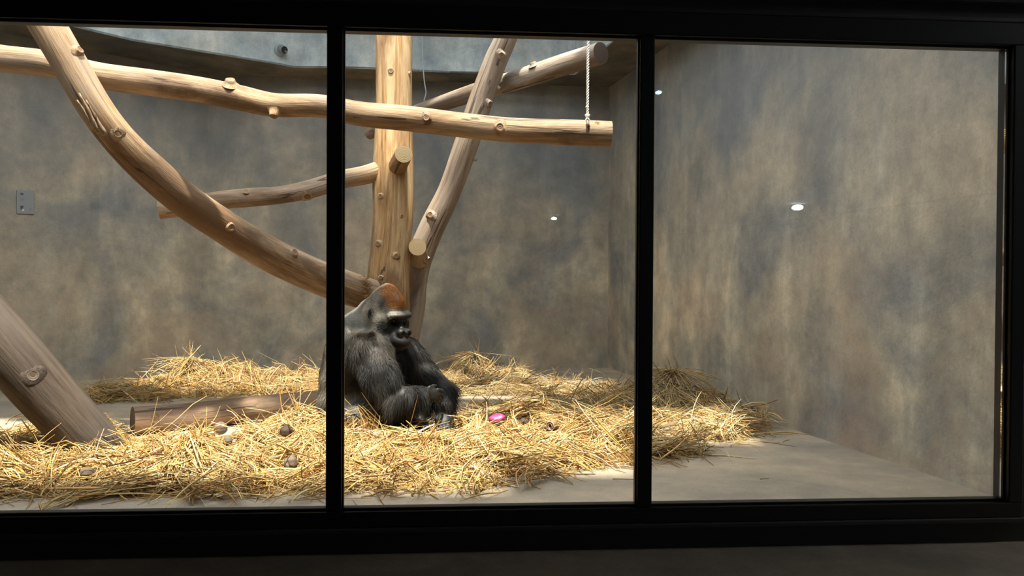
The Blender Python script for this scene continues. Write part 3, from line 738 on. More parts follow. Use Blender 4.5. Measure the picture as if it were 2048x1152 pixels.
def bed(name, label, poly, n, w, Lr=(.10, .34), Wr=(.0025, .0075), tufts=(), loft=1.0, gridres=.035, avoid=None):
    x, y = scatter(poly, n); Vs, Fs, Cs = [], [], []; off = 0
    if avoid is not None:
        m = avoid(x, y); x, y = x[~m], y[~m]; n = len(x)
    h = Hs(x, y)
    L = rng.uniform(*Lr, n)*rng.choice([1, .6, 1.3], n, p=[.5, .35, .15]); Wd = rng.uniform(*Wr, n)*rng.choice([.7, 1, 1.5], n, p=[.45, .4, .15])
    up = rng.random(n)
    tilt = np.where(up < .72, rng.normal(0, .10, n), np.where(up < .95, rng.normal(0, .35, n), rng.uniform(.5, 1.2, n)*rng.choice([-1, 1], n)))
    cz = rng.random(n)**.8*(.012+h*.28)*loft+np.abs(np.sin(tilt))*L*.42
    layer = cz
    az = rng.uniform(0, 2*PI, n); az = np.where(rng.random(n) < .45, rng.normal(.15, .5, n), az)
    cu = rng.normal(0, .5, n)
    # bunches of nearly parallel stalks
    nb = n//26; own = rng.integers(0, nb, n); inb = rng.random(n) < .6
    ib = rng.choice(n, nb, replace=False); bx, by, baz = x[ib], y[ib], rng.uniform(0, 2*PI, nb); btl = rng.normal(0, .22, nb); bcu = rng.normal(0, .5, nb)
    ox, oy = rng.normal(0, .05, n), rng.normal(0, .022, n); ca, sa = np.cos(baz[own]), np.sin(baz[own])
    x = np.where(inb, bx[own]+ox*ca-oy*sa, x); y = np.where(inb, by[own]+ox*sa+oy*ca, y); az = np.where(inb, baz[own]+rng.normal(0, .16, n), az)
    tilt = np.where(inb, btl[own]+rng.normal(0, .10, n), tilt); cu = np.where(inb, bcu[own]+rng.normal(0, .2, n), cu); L = np.where(inb, L*1.15, L)
    bz = rng.uniform(.0, .045, nb); cz = np.where(inb, bz[own]+rng.random(n)*.03+np.abs(np.sin(tilt))*L*.4, cz)
    if avoid is not None:
        m = ~avoid(x, y); x, y, cz, az, L, Wd, tilt, cu = [q[m] for q in (x, y, cz, az, L, Wd, tilt, cu)]; n = len(x)
    V, Fq, col = strands(x, y, cz, az, L, Wd, tilt, cu, rng.normal(.01, .015, n)*L/.2, palette(n, w))
    Vs.append(V); Fs.append(Fq); Cs.append(col); off += len(V)
    for (px, py, hh, rad, k) in tufts:                       # clumps: stalks fanning down from a peak
        tx, ty = Fv(px, py); h0 = float(Hs(np.array([tx]), np.array([ty]))[0])
        a = rng.choice(rng.uniform(0, 2*PI, 7), k)+rng.normal(0, .3, k); L = rng.uniform(.5, 1.45, k)*rad*1.5
        el = rng.uniform(.05, .95, k)
        r = L*.5*np.cos(el)
        cx = tx+np.cos(a)*r*.9+rng.normal(0, .02, k); cy = ty+np.sin(a)*r*.7+rng.normal(0, .02, k)
        cz = hh-L*.5*np.sin(el)+h0*.9
        V, Fq, col = strands(cx, cy, np.maximum(cz, .01), a, L, rng.uniform(Wr[0], Wr[1]*1.15, k), -el, rng.normal(0, .45, k), rng.uniform(0, .03, k), palette(k, w), follow=False)
        Vs.append(V); Fs.append(Fq+off); Cs.append(col); off += len(V)
        ku = max(4, k//9)                                    # a few stalks standing up out of the clump
        a = rng.uniform(0, 2*PI, ku); L = rng.uniform(.5, 1.1, ku)*rad*1.1; el = rng.uniform(.7, 1.4, ku)
        V, Fq, col = strands(tx+rng.normal(0, .05, ku), ty+rng.normal(0, .04, ku), hh*.8+h0*.8+L*.25, a, L, rng.uniform(Wr[0], Wr[1], ku), el, rng.normal(0, .3, ku), np.zeros(ku), palette(ku, w), follow=False)
        Vs.append(V); Fs.append(Fq+off); Cs.append(col); off += len(V)
    c = Fv(*np.mean(np.array(poly), 0)); 
    o = link(name, np_mesh(name, np.vstack(Vs), np.vstack(Fs), np.vstack(Cs)), M_straw, None, True, origin=Vector((c[0], c[1], 0)))
    tag(o, label, 'straw', None, 'stuff')
    # matted lower layer
    wp = np.array(world_poly(poly)); lo, hi = wp.min(0)-.1, wp.max(0)+.1
    gx = np.arange(lo[0], hi[0], gridres); gy = np.arange(lo[1], hi[1], gridres); GX, GY = np.meshgrid(gx, gy)
    cxm, cym = wp.mean(0); sh = 1.03
    ins = inpoly(cxm+(GX-cxm)*sh, cym+(GY-cym)*sh, wp)
    nz = .012*np.sin(GX*23+np.sin(GY*17)*2)*np.sin(GY*29+GX*7)+.008*np.sin(GX*61)*np.sin(GY*53)
    # fade to the floor at the rim
    insf = ins.astype(float)
    for _ in range(4):
        p = np.pad(insf, 1); insf = (p[:-2, 1:-1]+p[2:, 1:-1]+p[1:-1, :-2]+p[1:-1, 2:]+p[1:-1, 1:-1])/5
    e = np.clip((insf-.55)/.4, 0, 1)
    Z = (Hs(GX, GY)*.86+.004+nz)*e-.006*(1-e)
    idx = np.arange(GX.size).reshape(GX.shape); V = np.stack([GX, GY, Z], -1).reshape(-1, 3)
    a, b, c2, d = idx[:-1, :-1], idx[:-1, 1:], idx[1:, 1:], idx[1:, :-1]
    keep = (e[:-1, :-1]+e[1:, 1:]+e[:-1, 1:]+e[1:, :-1]) > 0
    Fq = np.stack([a[keep], b[keep], c2[keep], d[keep]], -1)
    used = np.unique(Fq); rm = -np.ones(len(V), int); rm[used] = np.arange(len(used))
    m = link('straw_mat', np_mesh('straw_mat', V[used], rm[Fq]), M_mat, o)
    m['kind'] = 'stuff'; m['label'] = 'dark matted under-layer'
    return o
PFRONT = [(-200, 1004), (-200, 885), (60, 892), (120, 862), (215, 872), (250, 903), (330, 906), (430, 900), (530, 880), (640, 862), (760, 872), (900, 862), (930, 842), (1000, 828), (1080, 824), (1150, 855), (1260, 880), (1380, 898), (1420, 906), (1330, 920), (1240, 932), (1090, 946), (960, 978), (800, 988), (680, 993), (400, 996), (0, 1004)]
PRIGHT = [(1130, 812), (1190, 808), (1280, 797), (1390, 802), (1480, 832), (1550, 866), (1480, 882), (1340, 890), (1220, 876), (1150, 850)]
PBACK = [(870, 782), (900, 757), (960, 752), (1030, 764), (1100, 776), (1250, 785), (1310, 788), (1300, 800), (1100, 795), (980, 792), (890, 788)]
PLEFT = [(150, 803), (240, 796), (330, 782), (420, 768), (640, 763), (700, 763), (700, 784), (500, 791), (380, 796), (300, 803), (170, 808)]
bed('straw_bed', 'deep bright golden straw spread around the gorilla along the window', PFRONT, 16000, [3, 3.2, 2.2, 1.2, 1.6, .5], Lr=(.10, .34), Wr=(.0035, .0105),
    tufts=[(385, 948, .13, .16, 110), (600, 868, .12, .2, 90), (520, 940, .06, .15, 40), (160, 892, .12, .13, 60), (980, 862, .10, .16, 70), (1085, 845, .15, .14, 100), (1130, 880, .08, .15, 60), (960, 830, .10, .12, 40),
           (740, 900, .08, .17, 60), (860, 940, .09, .16, 60), (1010, 940, .08, .14, 50), (650, 930, .07, .17, 50), (290, 960, .07, .16, 40), (60, 905, .09, .16, 50), (20, 960, .06, .18, 30), (1250, 905, .05, .14, 40), (1330, 905, .03, .12, 30), (700, 960, .06, .14, 40)])
bed('straw_pile', 'straw pile heaped against the foot of the right wall', PRIGHT, 4600, [2, 2.4, 1.4, 1, 1.8, 3], Lr=(.12, .34), Wr=(.0035, .008),
    tufts=[(1345, 815, .20, .2, 130), (1300, 812, .1, .17, 60), (1230, 832, .07, .17, 60), (1475, 850, .09, .15, 70), (1420, 842, .10, .15, 60), (1390, 800, .10, .13, 40), (1120, 822, .04, .15, 40)])
bed('straw_pile', 'greenish straw heap by the back wall, right of the gorilla', PBACK, 2900, [1.2, 1.8, 1.2, 1, .8, 4], Lr=(.12, .36), Wr=(.0035, .007),
    tufts=[(945, 762, .19, .24, 130), (1025, 768, .12, .18, 60), (1120, 784, .06, .17, 40), (1220, 788, .06, .17, 40)])
bed('straw_pile', 'yellow straw heap along the back wall behind the fallen log', PLEFT, 4200, [2.4, 3, 2, 1.2, 1, 1], Lr=(.12, .38), Wr=(.0035, .0075),
    tufts=[(378, 782, .19, .24, 130), (480, 782, .1, .2, 60), (600, 778, .09, .22, 80), (670, 776, .08, .2, 50), (215, 800, .10, .17, 60), (175, 806, .05, .14, 30), (300, 795, .08, .17, 50)])
# frayed fibres where the curved branch is jammed against the trunk
jn = P(733, 570, 5.50); kf = 90
V, Fq, col = strands(jn.x+rng.normal(0, .016, kf), jn.y+rng.normal(0, .012, kf), jn.z+rng.uniform(-.09, .07, kf), rng.uniform(0, 2*PI, kf), rng.uniform(.03, .09, kf), np.full(kf, .004), rng.normal(0, .7, kf), rng.normal(0, 1, kf), np.zeros(kf), palette(kf, [0, .3, 1, 1.5, 0, 0]), follow=False)
link('frayed_fibres', np_mesh('frayed_fibres', V, Fq, col), M_straw, diag)
# loose stalks lying on bare floor
def stalk(pa, pb, w, lab, lift=.0, bend=.02, k=0):
    a, b = F(*pa), F(*pb); d = b-a; s = Vector((-d.y, d.x, 0)).normalized()*bend
    pts = [a, a.lerp(b, .33)+s, a.lerp(b, .66)+s*.6, b]
    pts = [Vector((p.x, p.y, w*.55+lift*min(i, 1))) for i, p in enumerate(pts)]
    c = catmull([list(p) for p in pts], 4); pos, g, Fq, T, U, V = tube_arrays(c, np.linspace(w*.5, w*.3, len(c)), 6)
    me = np_mesh('straw_stalk', pos.reshape(-1, 3), Fq, np.tile(PAL[k], (len(c)*6, 1)))
    o = link('straw_stalk', me, M_straw, None, True, origin=Vector((a.x, a.y, 0))); tag(o, lab, 'straw stalk', 'loose stalks on the bare floor')
stalk((1535, 866), (1650, 873), .008, 'long straw stalk reaching from the right pile to the foot of the right wall', bend=.04, k=1)
stalk((1500, 869), (1600, 871), .006, 'straight pale straw stalk on bare floor just right of the pile tip', k=0)
stalk((1410, 882), (1560, 886), .005, 'thin pale straw stalk below the tip of the right pile', k=0, bend=-.02)
stalk((1415, 912), (1515, 919), .007, 'pale bent stalk crossed by a short one, on floor in the right pane', k=4)
stalk((1452, 903), (1462, 922), .006, 'short stalk crossing a longer one, on floor in the right pane', k=4, bend=.002)
stalk((1505, 891), (1522, 903), .004, 'tiny slanted stalk on bare floor of the right pane', k=0, bend=.003)
stalk((1566, 885), (1580, 880), .005, 'little bent stalk near the right wall', k=1, bend=.01)
stalk((1520, 959), (1538, 958), .004, 'tiny brown stalk bit in the middle of the bare right floor', k=3, bend=.003)
stalk((1816, 976), (1821, 983), .005, 'tiny pale stalk bit near the lower right window corner', k=4, bend=.002)
stalk((952, 990), (990, 962), .007, 'brown stalk lying at the front straw edge in the middle pane', k=3, bend=.006)
stalk((955, 962), (1040, 977), .009, 'thick pale stalk lying over the front straw edge in the middle pane', k=4, bend=.01)
stalk((1225, 959), (1268, 960), .005, 'brown stalk on bare floor left of the right mullion', k=3, bend=.004)
stalk((130, 1015), (200, 985), .011, 'broad pale stalk sticking out to the sill in the left pane', k=4, bend=.01)
stalk((12, 849), (58, 820), .009, 'pale curved stalk on bare floor left of the prop log', k=0, bend=.03)
stalk((30, 835), (72, 828), .007, 'short stalk lying on bare floor behind the prop log', k=1, bend=-.02)
stalk((178, 826), (202, 820), .008, 'short stalk on bare floor right of the prop log', k=1, bend=.01)

# ------------------------------------------------------------------ things lying in the straw
def blob(name, px, py, rpx, mat, label, cat, group=None, sq=(1, 1, 1), lobes=0, seed=0, sink=.25):
    p = hstraw(px, py+rpx*.5); r = rpx*p.y/FPX
    bm = bmesh.new(); bmesh.ops.create_icosphere(bm, subdivisions=4, radius=r)
    rr = random.Random(seed); ph = [rr.uniform(0, 6) for _ in range(6)]
    for v in bm.verts:
        n = v.co.normalized()
        f = 1+.045*math.sin(5*n.x+ph[0])*math.sin(4*n.y+ph[1])+.03*math.sin(9*n.z+ph[2])+.012*math.sin(23*n.x+ph[3])*math.sin(21*n.z+ph[4])
        if lobes: f *= 1-.22*math.exp(-((n.x*.8+n.z*.6)/.16)**2)*(1 if n.y < .7 else 0)
        v.co = Vector((n.x*sq[0], n.y*sq[1], n.z*sq[2]))*r*f
    q = Vector((p.x, p.y+r*.3, p.z+r*sq[2]*(1-sink)+.008))
    bmesh.ops.translate(bm, verts=bm.verts, vec=q)
    return tag(from_bm(name, bm, mat, None, True, origin=Vector((q.x, q.y, q.z-r*sq[2]))), label, cat, group)
def pellet_mat():
    k = NT('brown_pellet'); n = k.noise(k.coord(), 40, 6, .7)
    k.l(k.ramp(n, [(.3, (.07,.048,.03)), (.7, (.17,.125,.085))]), k.b.inputs['Base Color']); k.b.inputs['Roughness'].default_value = .75; k.bump(n, .5, .006); return k.m
M_pel = pellet_mat(); M_peld = flat('dark_pellet', (.05,.03,.018), .8)
blob('dung_ball', 440, 863, 13, M_pel, 'larger round brown ball in front of the fallen log', 'dung', seed=1)
blob('dung_ball', 454, 888, 9.5, M_pel, 'smaller round brown ball just below the larger one near the fallen log', 'dung', seed=2)
blob('dung_ball', 171, 952, 14, M_pel, 'brown ball in straw at the foot of the leaning prop log', 'dung', seed=3, sq=(1, 1, .85))
blob('dung_ball', 580, 937, 16, M_pel, 'grooved brown lump in front straw left of the left mullion', 'dung', seed=4, sq=(.85, .9, 1.1), lobes=1)
blob('dung_ball', 571, 872, 13, M_peld, 'dark brown lump in the straw mound before the fallen log end', 'dung', seed=5, sq=(.9, .9, 1.1))
blob('dung_ball', 1046, 848, 12, M_peld, 'dark brown lump in straw right of the pink shell', 'dung', seed=6, sq=(1.1, .9, .7), lobes=1)
# dried curled leaf and pod
p = hstraw(1337, 869); bm = bmesh.new(); n = 9
rows = []
for i in range(n+1):
    t = i/n; w = .022*math.sin(PI*min(t*.92+.06, 1)); row = []
    for j in range(5):
        s = (j/4-.5)*2; row.append(bm.verts.new(p+Vector((-.055+.11*t, s*w, .035+.022*t+.012*(1-s*s)+.012*math.sin(3*t)))))
    rows.append(row)
for a, b in zip(rows, rows[1:]):
    for j in range(4): bm.faces.new([a[j], a[j+1], b[j+1], b[j]])
o = from_bm('dry_leaf', bm, flat('dry_leaf', (.16,.095,.05), .8), None, True, origin=p)
sm = o.modifiers.new('thick', 'SOLIDIFY'); sm.thickness = .004
tag(o, 'dark brown dried leaf on the straw just right of the right mullion', 'leaf')
# rolled bark scroll seen end on
p = hstraw(1103, 866); bm = bmesh.new(); prof = []
N = 60; R0 = .030
ax = Vector((.35, .9, -.05)).normalized(); e1 = Vector((.93, -.36, 0)).normalized(); e2 = ax.cross(e1).normalized()
inn, outr = [], []
for i in range(N+1):
    a = i/N*2*PI*2.1; r_ = R0*(1-.72*i/N)
    q = p+Vector((0, 0, .05))+e1*r_*math.cos(a)+e2*r_*math.sin(a)
    inn.append((bm.verts.new(q-ax*.03), bm.verts.new(q+ax*.05)))
for a, b in zip(inn, inn[1:]): bm.faces.new([a[0], a[1], b[1], b[0]])
o = from_bm('bark_scroll', bm, flat('bark', (.30,.19,.115), .8), None, True, origin=p)
sm = o.modifiers.new('thick', 'SOLIDIFY'); sm.thickness = .005; sm.offset = 0
tag(o, 'curled brown bark roll showing its spiral end in straw right of the pink shell', 'bark')
# pink shell
def pink():
    k = NT('pink_plastic'); n = k.noise(k.coord(), 30, 4, .6)
    k.l(k.mix(n, (.62,.03,.12), (.80,.08,.24)), k.b.inputs['Base Color']); k.b.inputs['Roughness'].default_value = .28; return k.m
p = hstraw(994, 849); bm = bmesh.new()
for i in range(13):
    pass
bmesh.ops.create_uvsphere(bm, u_segments=32, v_segments=20, radius=1)
bmesh.ops.delete(bm, geom=[v for v in bm.verts if v.co.z < -.25], context='VERTS')
for v in bm.verts:
    x, y, z = v.co; v.co = Vector((x*.062*(1-.10*abs(x)), y*.045, z*.030*(1-.25*x)+.006*math.sin(2*y+3*x)))
bmesh.ops.transform(bm, matrix=Matrix.Translation(p+Vector((0, .03, .034))) @ Matrix.Rotation(-.12, 4, 'Y'), verts=bm.verts)
o = from_bm('pink_shell', bm, pink(), None, True, origin=p); sm = o.modifiers.new('thick', 'SOLIDIFY'); sm.thickness = .003
tag(o, 'bright pink curved plastic shell lying in straw right of the gorilla', 'shell')
# ------------------------------------------------------------------ the gorilla
HS = .0062                                         # voxel size of the body surface
GX0, GX1, GY0, GY1, GZ0, GZ1 = -1.36, -.22, 4.28, 5.42, -.02, 1.06
nx, ny, nz = int((GX1-GX0)/HS), int((GY1-GY0)/HS), int((GZ1-GZ0)/HS)
ax_x = (GX0+np.arange(nx)*HS).astype(np.float32); ax_y = (GY0+np.arange(ny)*HS).astype(np.float32); ax_z = (GZ0+np.arange(nz)*HS).astype(np.float32)
FLD = np.full((nx, ny, nz), .15, np.float32)
def window(lo, hi):
    s = []
    for ax, l, h in ((ax_x, lo[0], hi[0]), (ax_y, lo[1], hi[1]), (ax_z, lo[2], hi[2])):
        a = max(int(np.searchsorted(ax, l)), 0); b = min(int(np.searchsorted(ax, h)), len(ax)); s.append(slice(a, max(b, a+1)))
    return tuple(s)
def apply(lo, hi, fn, k, sub=False):
    pad = k+.02; w = window(np.array(lo)-pad, np.array(hi)+pad)
    X = ax_x[w[0]][:, None, None]; Y = ax_y[w[1]][None, :, None]; Z = ax_z[w[2]][None, None, :]
    d = fn(X, Y, Z).astype(np.float32); a = FLD[w]
    if sub:
        d = -d; h = np.clip(.5-.5*(d-a)/k, 0, 1)*0+np.maximum(k-np.abs(a-d), 0)/k; FLD[w] = np.maximum(a, d)+h*h*k*.25
    else:
        h = np.maximum(k-np.abs(a-d), 0)/k; FLD[w] = np.minimum(a, d)-h*h*k*.25
def capsule(a, b, ra, rb, k=.04, sub=False):
    a, b = np.array(a, float), np.array(b, float); ba = b-a; L2 = ba@ba
    lo = np.minimum(a-ra, b-rb); hi = np.maximum(a+ra, b+rb)
    def fn(X, Y, Z):
        px, py, pz = X-a[0], Y-a[1], Z-a[2]
        t = np.clip((px*ba[0]+py*ba[1]+pz*ba[2])/L2, 0, 1)
        return np.sqrt((px-t*ba[0])**2+(py-t*ba[1])**2+(pz-t*ba[2])**2)-(ra+(rb-ra)*t)
    apply(lo, hi, fn, k, sub)
def ellipsoid(c, r, R=None, k=.04, sub=False):
    c = np.array(c, float); r = np.array(r, float); R = np.eye(3) if R is None else np.array(R); m = r.max()
    def fn(X, Y, Z):
        p = (X-c[0], Y-c[1], Z-c[2])
        q = [p[0]*R[0][i]+p[1]*R[1][i]+p[2]*R[2][i] for i in range(3)]        # columns of R are the axes
        k0 = np.sqrt(sum((q[i]/r[i])**2 for i in range(3))); k1 = np.sqrt(sum((q[i]/r[i]**2)**2 for i in range(3)))+1e-6
        return k0*(k0-1)/k1
    apply(c-m, c+m, fn, k, sub)
def G(px, py, D): return np.array(P(px, py, D))
# trunk of the body: a broad hunched back, facing right and a little to the window
bf = np.array([.93, -.37, 0]); bl = np.array([.37, .93, 0])       # forward, to its left
ellipsoid(G(712, 800, 4.98), (.235, .29, .20), np.array([bf, bl, [0, 0, 1]]).T, .05)
ellipsoid(G(718, 748, 4.97), (.245, .28, .22), np.array([bf, bl, [0, 0, 1]]).T, .06)
ellipsoid(G(728, 700, 4.95), (.235, .29, .20), np.array([bf, bl, [0, 0, 1]]).T, .06)
ellipsoid(G(728, 668, 4.93), (.165, .22, .15), np.array([bf, bl, [0, 0, 1]]).T, .06)
ellipsoid(G(775, 735, 4.93), (.17, .22, .19), np.array([bf, bl, [0, 0, 1]]).T, .06)     # chest
ellipsoid(G(772, 795, 4.93), (.19, .22, .17), np.array([bf, bl, [0, 0, 1]]).T, .06)     # belly
# head frame
a_, b_ = math.radians(47), math.radians(14)
hF = np.array([math.sin(a_)*math.cos(b_), -math.cos(a_)*math.cos(b_), -math.sin(b_)])
hR = np.array([-math.cos(a_), -math.sin(a_), 0.0]); hU = np.cross(hR, hF); hU /= np.linalg.norm(hU)
if hU[2] < 0: hU = -hU
HC = G(773, 627, 4.80)
HR = np.array([hF, hR, hU]).T
def hp(f, r, u): return HC+hF*f+hR*r+hU*u
# neck and nape
capsule(hp(-.03, 0, .04), G(722, 668, 4.95), .115, .15, .05)
capsule(hp(0, 0, -.08), G(765, 700, 4.93), .11, .15, .05)
ellipsoid(hp(.01, 0, .0), (.135, .108, .115), HR, .03)            # cranium
ellipsoid(hp(-.01, 0, .105), (.085, .042, .09), HR, .05)         # crest
ellipsoid(hp(.055, 0, .075), (.09, .065, .07), HR, .05)           # forehead
capsule(hp(.138, -.072, .026), hp(.138, .072, .026), .019, .019, .028)      # brow ridge
capsule(hp(.160, -.048, .026), hp(.160, .048, .026), .017, .017, .022)
for s in (-1, 1):
    ellipsoid(hp(.055, s*.07, -.06), (.075, .045, .075), HR, .04)  # cheeks
    ellipsoid(hp(.05, s*.06, -.13), (.07, .045, .06), HR, .05)
ellipsoid(hp(.105, 0, -.05), (.055, .07, .07), HR, .03)
for s in (-1, 1): ellipsoid(hp(.160, s*.040, -.016), (.040, .030, .026), HR, .014, sub=True)      # eye sockets
ellipsoid(hp(.160, 0, -.112), (.066, .064, .054), HR, .03)        # muzzle
ellipsoid(hp(.190, 0, -.124), (.060, .062, .038), HR, .02)        # upper lip
ellipsoid(hp(.168, 0, -.166), (.060, .054, .030), HR, .014)       # lower lip and chin
ellipsoid(hp(.10, 0, -.17), (.07, .055, .05), HR, .04)
capsule(hp(.125, 0, .005), hp(.172, 0, -.055), .010, .020, .018)  # nose bridge
for s in (-1, 1):
    ellipsoid(hp(.203, s*.026, -.066), (.030, .028, .025), HR, .014)   # nostril wings
ellipsoid(hp(.218, 0, -.064), (.020, .016, .016), HR, .012)
for s in (-1, 1):
    ellipsoid(hp(.234, s*.022, -.067), (.020, .0145, .012), HR, .005, sub=True)
    capsule(hp(.185, s*.050, -.055), hp(.192, s*.056, -.095), .006, .005, .008, sub=True)  # fold beside the nose
for i in range(10):                                               # mouth line
    t0, t1 = (i/10-.5)*2, ((i+1)/10-.5)*2
    f = lambda t: hp(.248-.085*t*t, t*.060, -.150-.004*abs(t))
    capsule(f(t0), f(t1), .0065, .0065, .005, sub=True)
for s in (-1, 1):                                                 # ears
    ec = hp(-.008, s*.108, .0)
    ellipsoid(ec, (.026, .010, .034), HR, .008)
    ellipsoid(ec+hR*s*.010+hF*.002, (.014, .007, .020), HR, .005, sub=True)
# near (right) arm
sh = G(742, 708, 4.70); el = G(783, 798, 4.56); wr = G(846, 786, 4.66)
capsule(sh, G(762, 755, 4.60), .142, .118, .05); capsule(G(762, 755, 4.60), el, .115, .082, .05)
capsule(el, G(820, 796, 4.57), .082, .065, .03); capsule(G(820, 796, 4.57), wr, .065, .042, .03)
# far (left) arm
sh2 = G(812, 712, 5.06); el2 = G(888, 785, 4.98); wr2 = G(888, 824, 4.87)
capsule(G(790, 705, 5.02), sh2, .12, .12, .05); capsule(sh2, el2, .11, .075, .04)
capsule(el2, G(888, 808, 4.89), .068, .054, .03); capsule(G(888, 808, 4.89), wr2, .054, .040, .03)
# legs folded in front
capsule(G(700, 822, 4.92), G(722, 838, 4.66), .125, .095, .04); capsule(G(722, 838, 4.66), G(800, 848, 4.68), .09, .06, .03)
capsule(G(800, 848, 4.68), G(846, 852, 4.72), .055, .035, .03)
capsule(G(745, 815, 5.05), G(838, 812, 4.98), .13, .085, .04); capsule(G(838, 812, 4.98), G(840, 850, 4.86), .075, .045, .03)
# a hand: palm and five bent digits
def hand(w, fwd, side, nrm, curl, s=1.0, spread=.03, thumb_side=1):
    """w wrist, fwd along the palm, side across it (towards the little finger), nrm out of the palm"""
    fwd, side, nrm = [np.array(v, float)/np.linalg.norm(v) for v in (fwd, side, nrm)]
    palm = w+fwd*.055*s
    R = np.array([fwd, side, nrm]).T
    ellipsoid(palm, (.058*s, .046*s, .024*s), R, .02)
    tips = []
    for i, (o, L) in enumerate(((-.036, .070), (-.012, .080), (.013, .076), (.036, .062))):
        p = w+fwd*.095*s+side*o*s; d = fwd+side*o*spread*10; d /= np.linalg.norm(d); r = .0125*s
        for j, (fr, c) in enumerate(zip((.45, .32, .23), curl)):
            d = d*math.cos(c)+nrm*math.sin(c); d /= np.linalg.norm(d)
            q = p+d*L*fr*s; capsule(p, q, r, r*.9, .005); p = q; r *= .9
        tips.append((p, d))
    p = w+fwd*.035*s+side*(-.042)*thumb_side*s; d = fwd*.85-side*.35*thumb_side+nrm*.4; d /= np.linalg.norm(d)
    for L in (.034, .028): q = p+d*L*s; capsule(p, q, .012*s, .010*s, .006); p = q; d = d*.85+fwd*.4+nrm*.2; d /= np.linalg.norm(d)
    return tips
# far hand planted on the straw, knuckles towards the window
tp2 = hand(wr2, (-.02, -.72, -.69), (-1, .05, 0), (0, .69, -.72), (-.25, .30, .35), 1.18, spread=.055)
# near hand draped over the far forearm
tp1 = hand(wr, (.80, .48, -.22), (-.2, -.1, -1), (-.5, .85, -.1), (.30, .5, .5), 1.02)
# foot of the near leg
ft = G(846, 856, 4.70)
ellipsoid(ft, (.07, .04, .028), np.array([[.95, -.3, 0], [.3, .95, 0], [0, 0, 1]]).T, .02)
for i in range(4): capsule(ft+np.array([.05, -.03+.02*i, -.005]), ft+np.array([.085, -.045+.022*i, -.012]), .011, .010, .005)
# shallow muscle and wrinkle relief
def surface_nets(f):
    s = f < 0
    c = [f[i:f.shape[0]-1+i, j:f.shape[1]-1+j, k:f.shape[2]-1+k] for i in (0, 1) for j in (0, 1) for k in (0, 1)]
    sg = [(x < 0) for x in c]; cnt = sum(x.astype(np.int8) for x in sg); act = (cnt > 0) & (cnt < 8)
    ids = -np.ones(act.shape, np.int64); I = np.argwhere(act); ids[act] = np.arange(len(I))
    vals = np.stack([x[act] for x in c], 1)
    cor = np.array([(i, j, k) for i in (0, 1) for j in (0, 1) for k in (0, 1)], float)
    acc = np.zeros((len(I), 3)); n = np.zeros(len(I))
    for a in range(8):
        for b in range(a+1, 8):
            if np.abs(cor[a]-cor[b]).sum() != 1: continue
            va, vb = vals[:, a], vals[:, b]; m = (va < 0) != (vb < 0)
            t = va[m]/(va[m]-vb[m]); acc[m] += cor[a]+(cor[b]-cor[a])*t[:, None]; n[m] += 1
    V = I+acc/n[:, None]; Q = []
    for ax in range(3):
        a = [slice(1, -1)]*3; b = [slice(1, -1)]*3; a[ax] = slice(0, -1); b[ax] = slice(1, None)
        sa, sb = s[tuple(a)], s[tuple(b)]; e = np.argwhere(sa != sb); fl = sa[sa != sb]
        o = np.ones(3, int); o[ax] = 0; base = e+o
        u, v = [(1, 2), (2, 0), (0, 1)][ax]; du = np.eye(3, dtype=int)[u]; dv = np.eye(3, dtype=int)[v]
        q = [ids[tuple((base-x).T)] for x in (du+dv, dv, 0*du, du)]
        q = np.stack(q, 1); q[~fl] = q[~fl][:, ::-1]; Q.append(q)
    Q = np.vstack(Q); return V, Q[(Q >= 0).all(1)]
gv, gf = surface_nets(FLD)
gv = gv*HS+np.array([GX0, GY0, GZ0])
# smooth a little (keeps the face crisp: fewer passes there)
def neighbours_smooth(v, f, it, w):
    for _ in range(it):
        acc = np.zeros_like(v); n = np.zeros(len(v))
        for a in range(4):
            b = (a+1) % 4
            np.add.at(acc, f[:, a], v[f[:, b]]); np.add.at(acc, f[:, b], v[f[:, a]]); np.add.at(n, f[:, a], 1); np.add.at(n, f[:, b], 1)
        v = v+(acc/n[:, None]-v)*w[:, None]
    return v
def hl(v): q = v-HC; return q@hF, q@hR, q@hU
f_, r_, u_ = hl(gv)
gv = neighbours_smooth(gv, gf, 2, np.where((f_ > .08) & (u_ > -.22) & (np.abs(r_) < .12), .25, .5))
gv[:, 2] = np.maximum(gv[:, 2], .004)
v0, v1, v2, v3 = (gv[gf[:, i]] for i in range(4))
fn = np.cross(v2-v0, v3-v1); fa = np.linalg.norm(fn, axis=1)*.5
vn = np.zeros_like(gv)
for a in range(4): np.add.at(vn, gf[:, a], fn)
vn /= np.linalg.norm(vn, axis=1, keepdims=True)+1e-9
def ss(x, a, b): t = np.clip((x-a)/(b-a), 0, 1); return t*t*(3-2*t)
def n3(v, s, k=0): return np.sin(v[:, 0]*s+1.3*np.sin(v[:, 1]*s*.8+k)+k)*np.sin(v[:, 1]*s*1.1+k*2)*.5+np.sin(v[:, 2]*s*.9+1.7*np.sin(v[:, 0]*s*.7)+k)*.5
def seg_dist(v, a, b):
    ba = b-a; t = np.clip(((v-a)@ba)/(ba@ba), 0, 1); return np.linalg.norm(v-a-t[:, None]*ba, axis=1), t
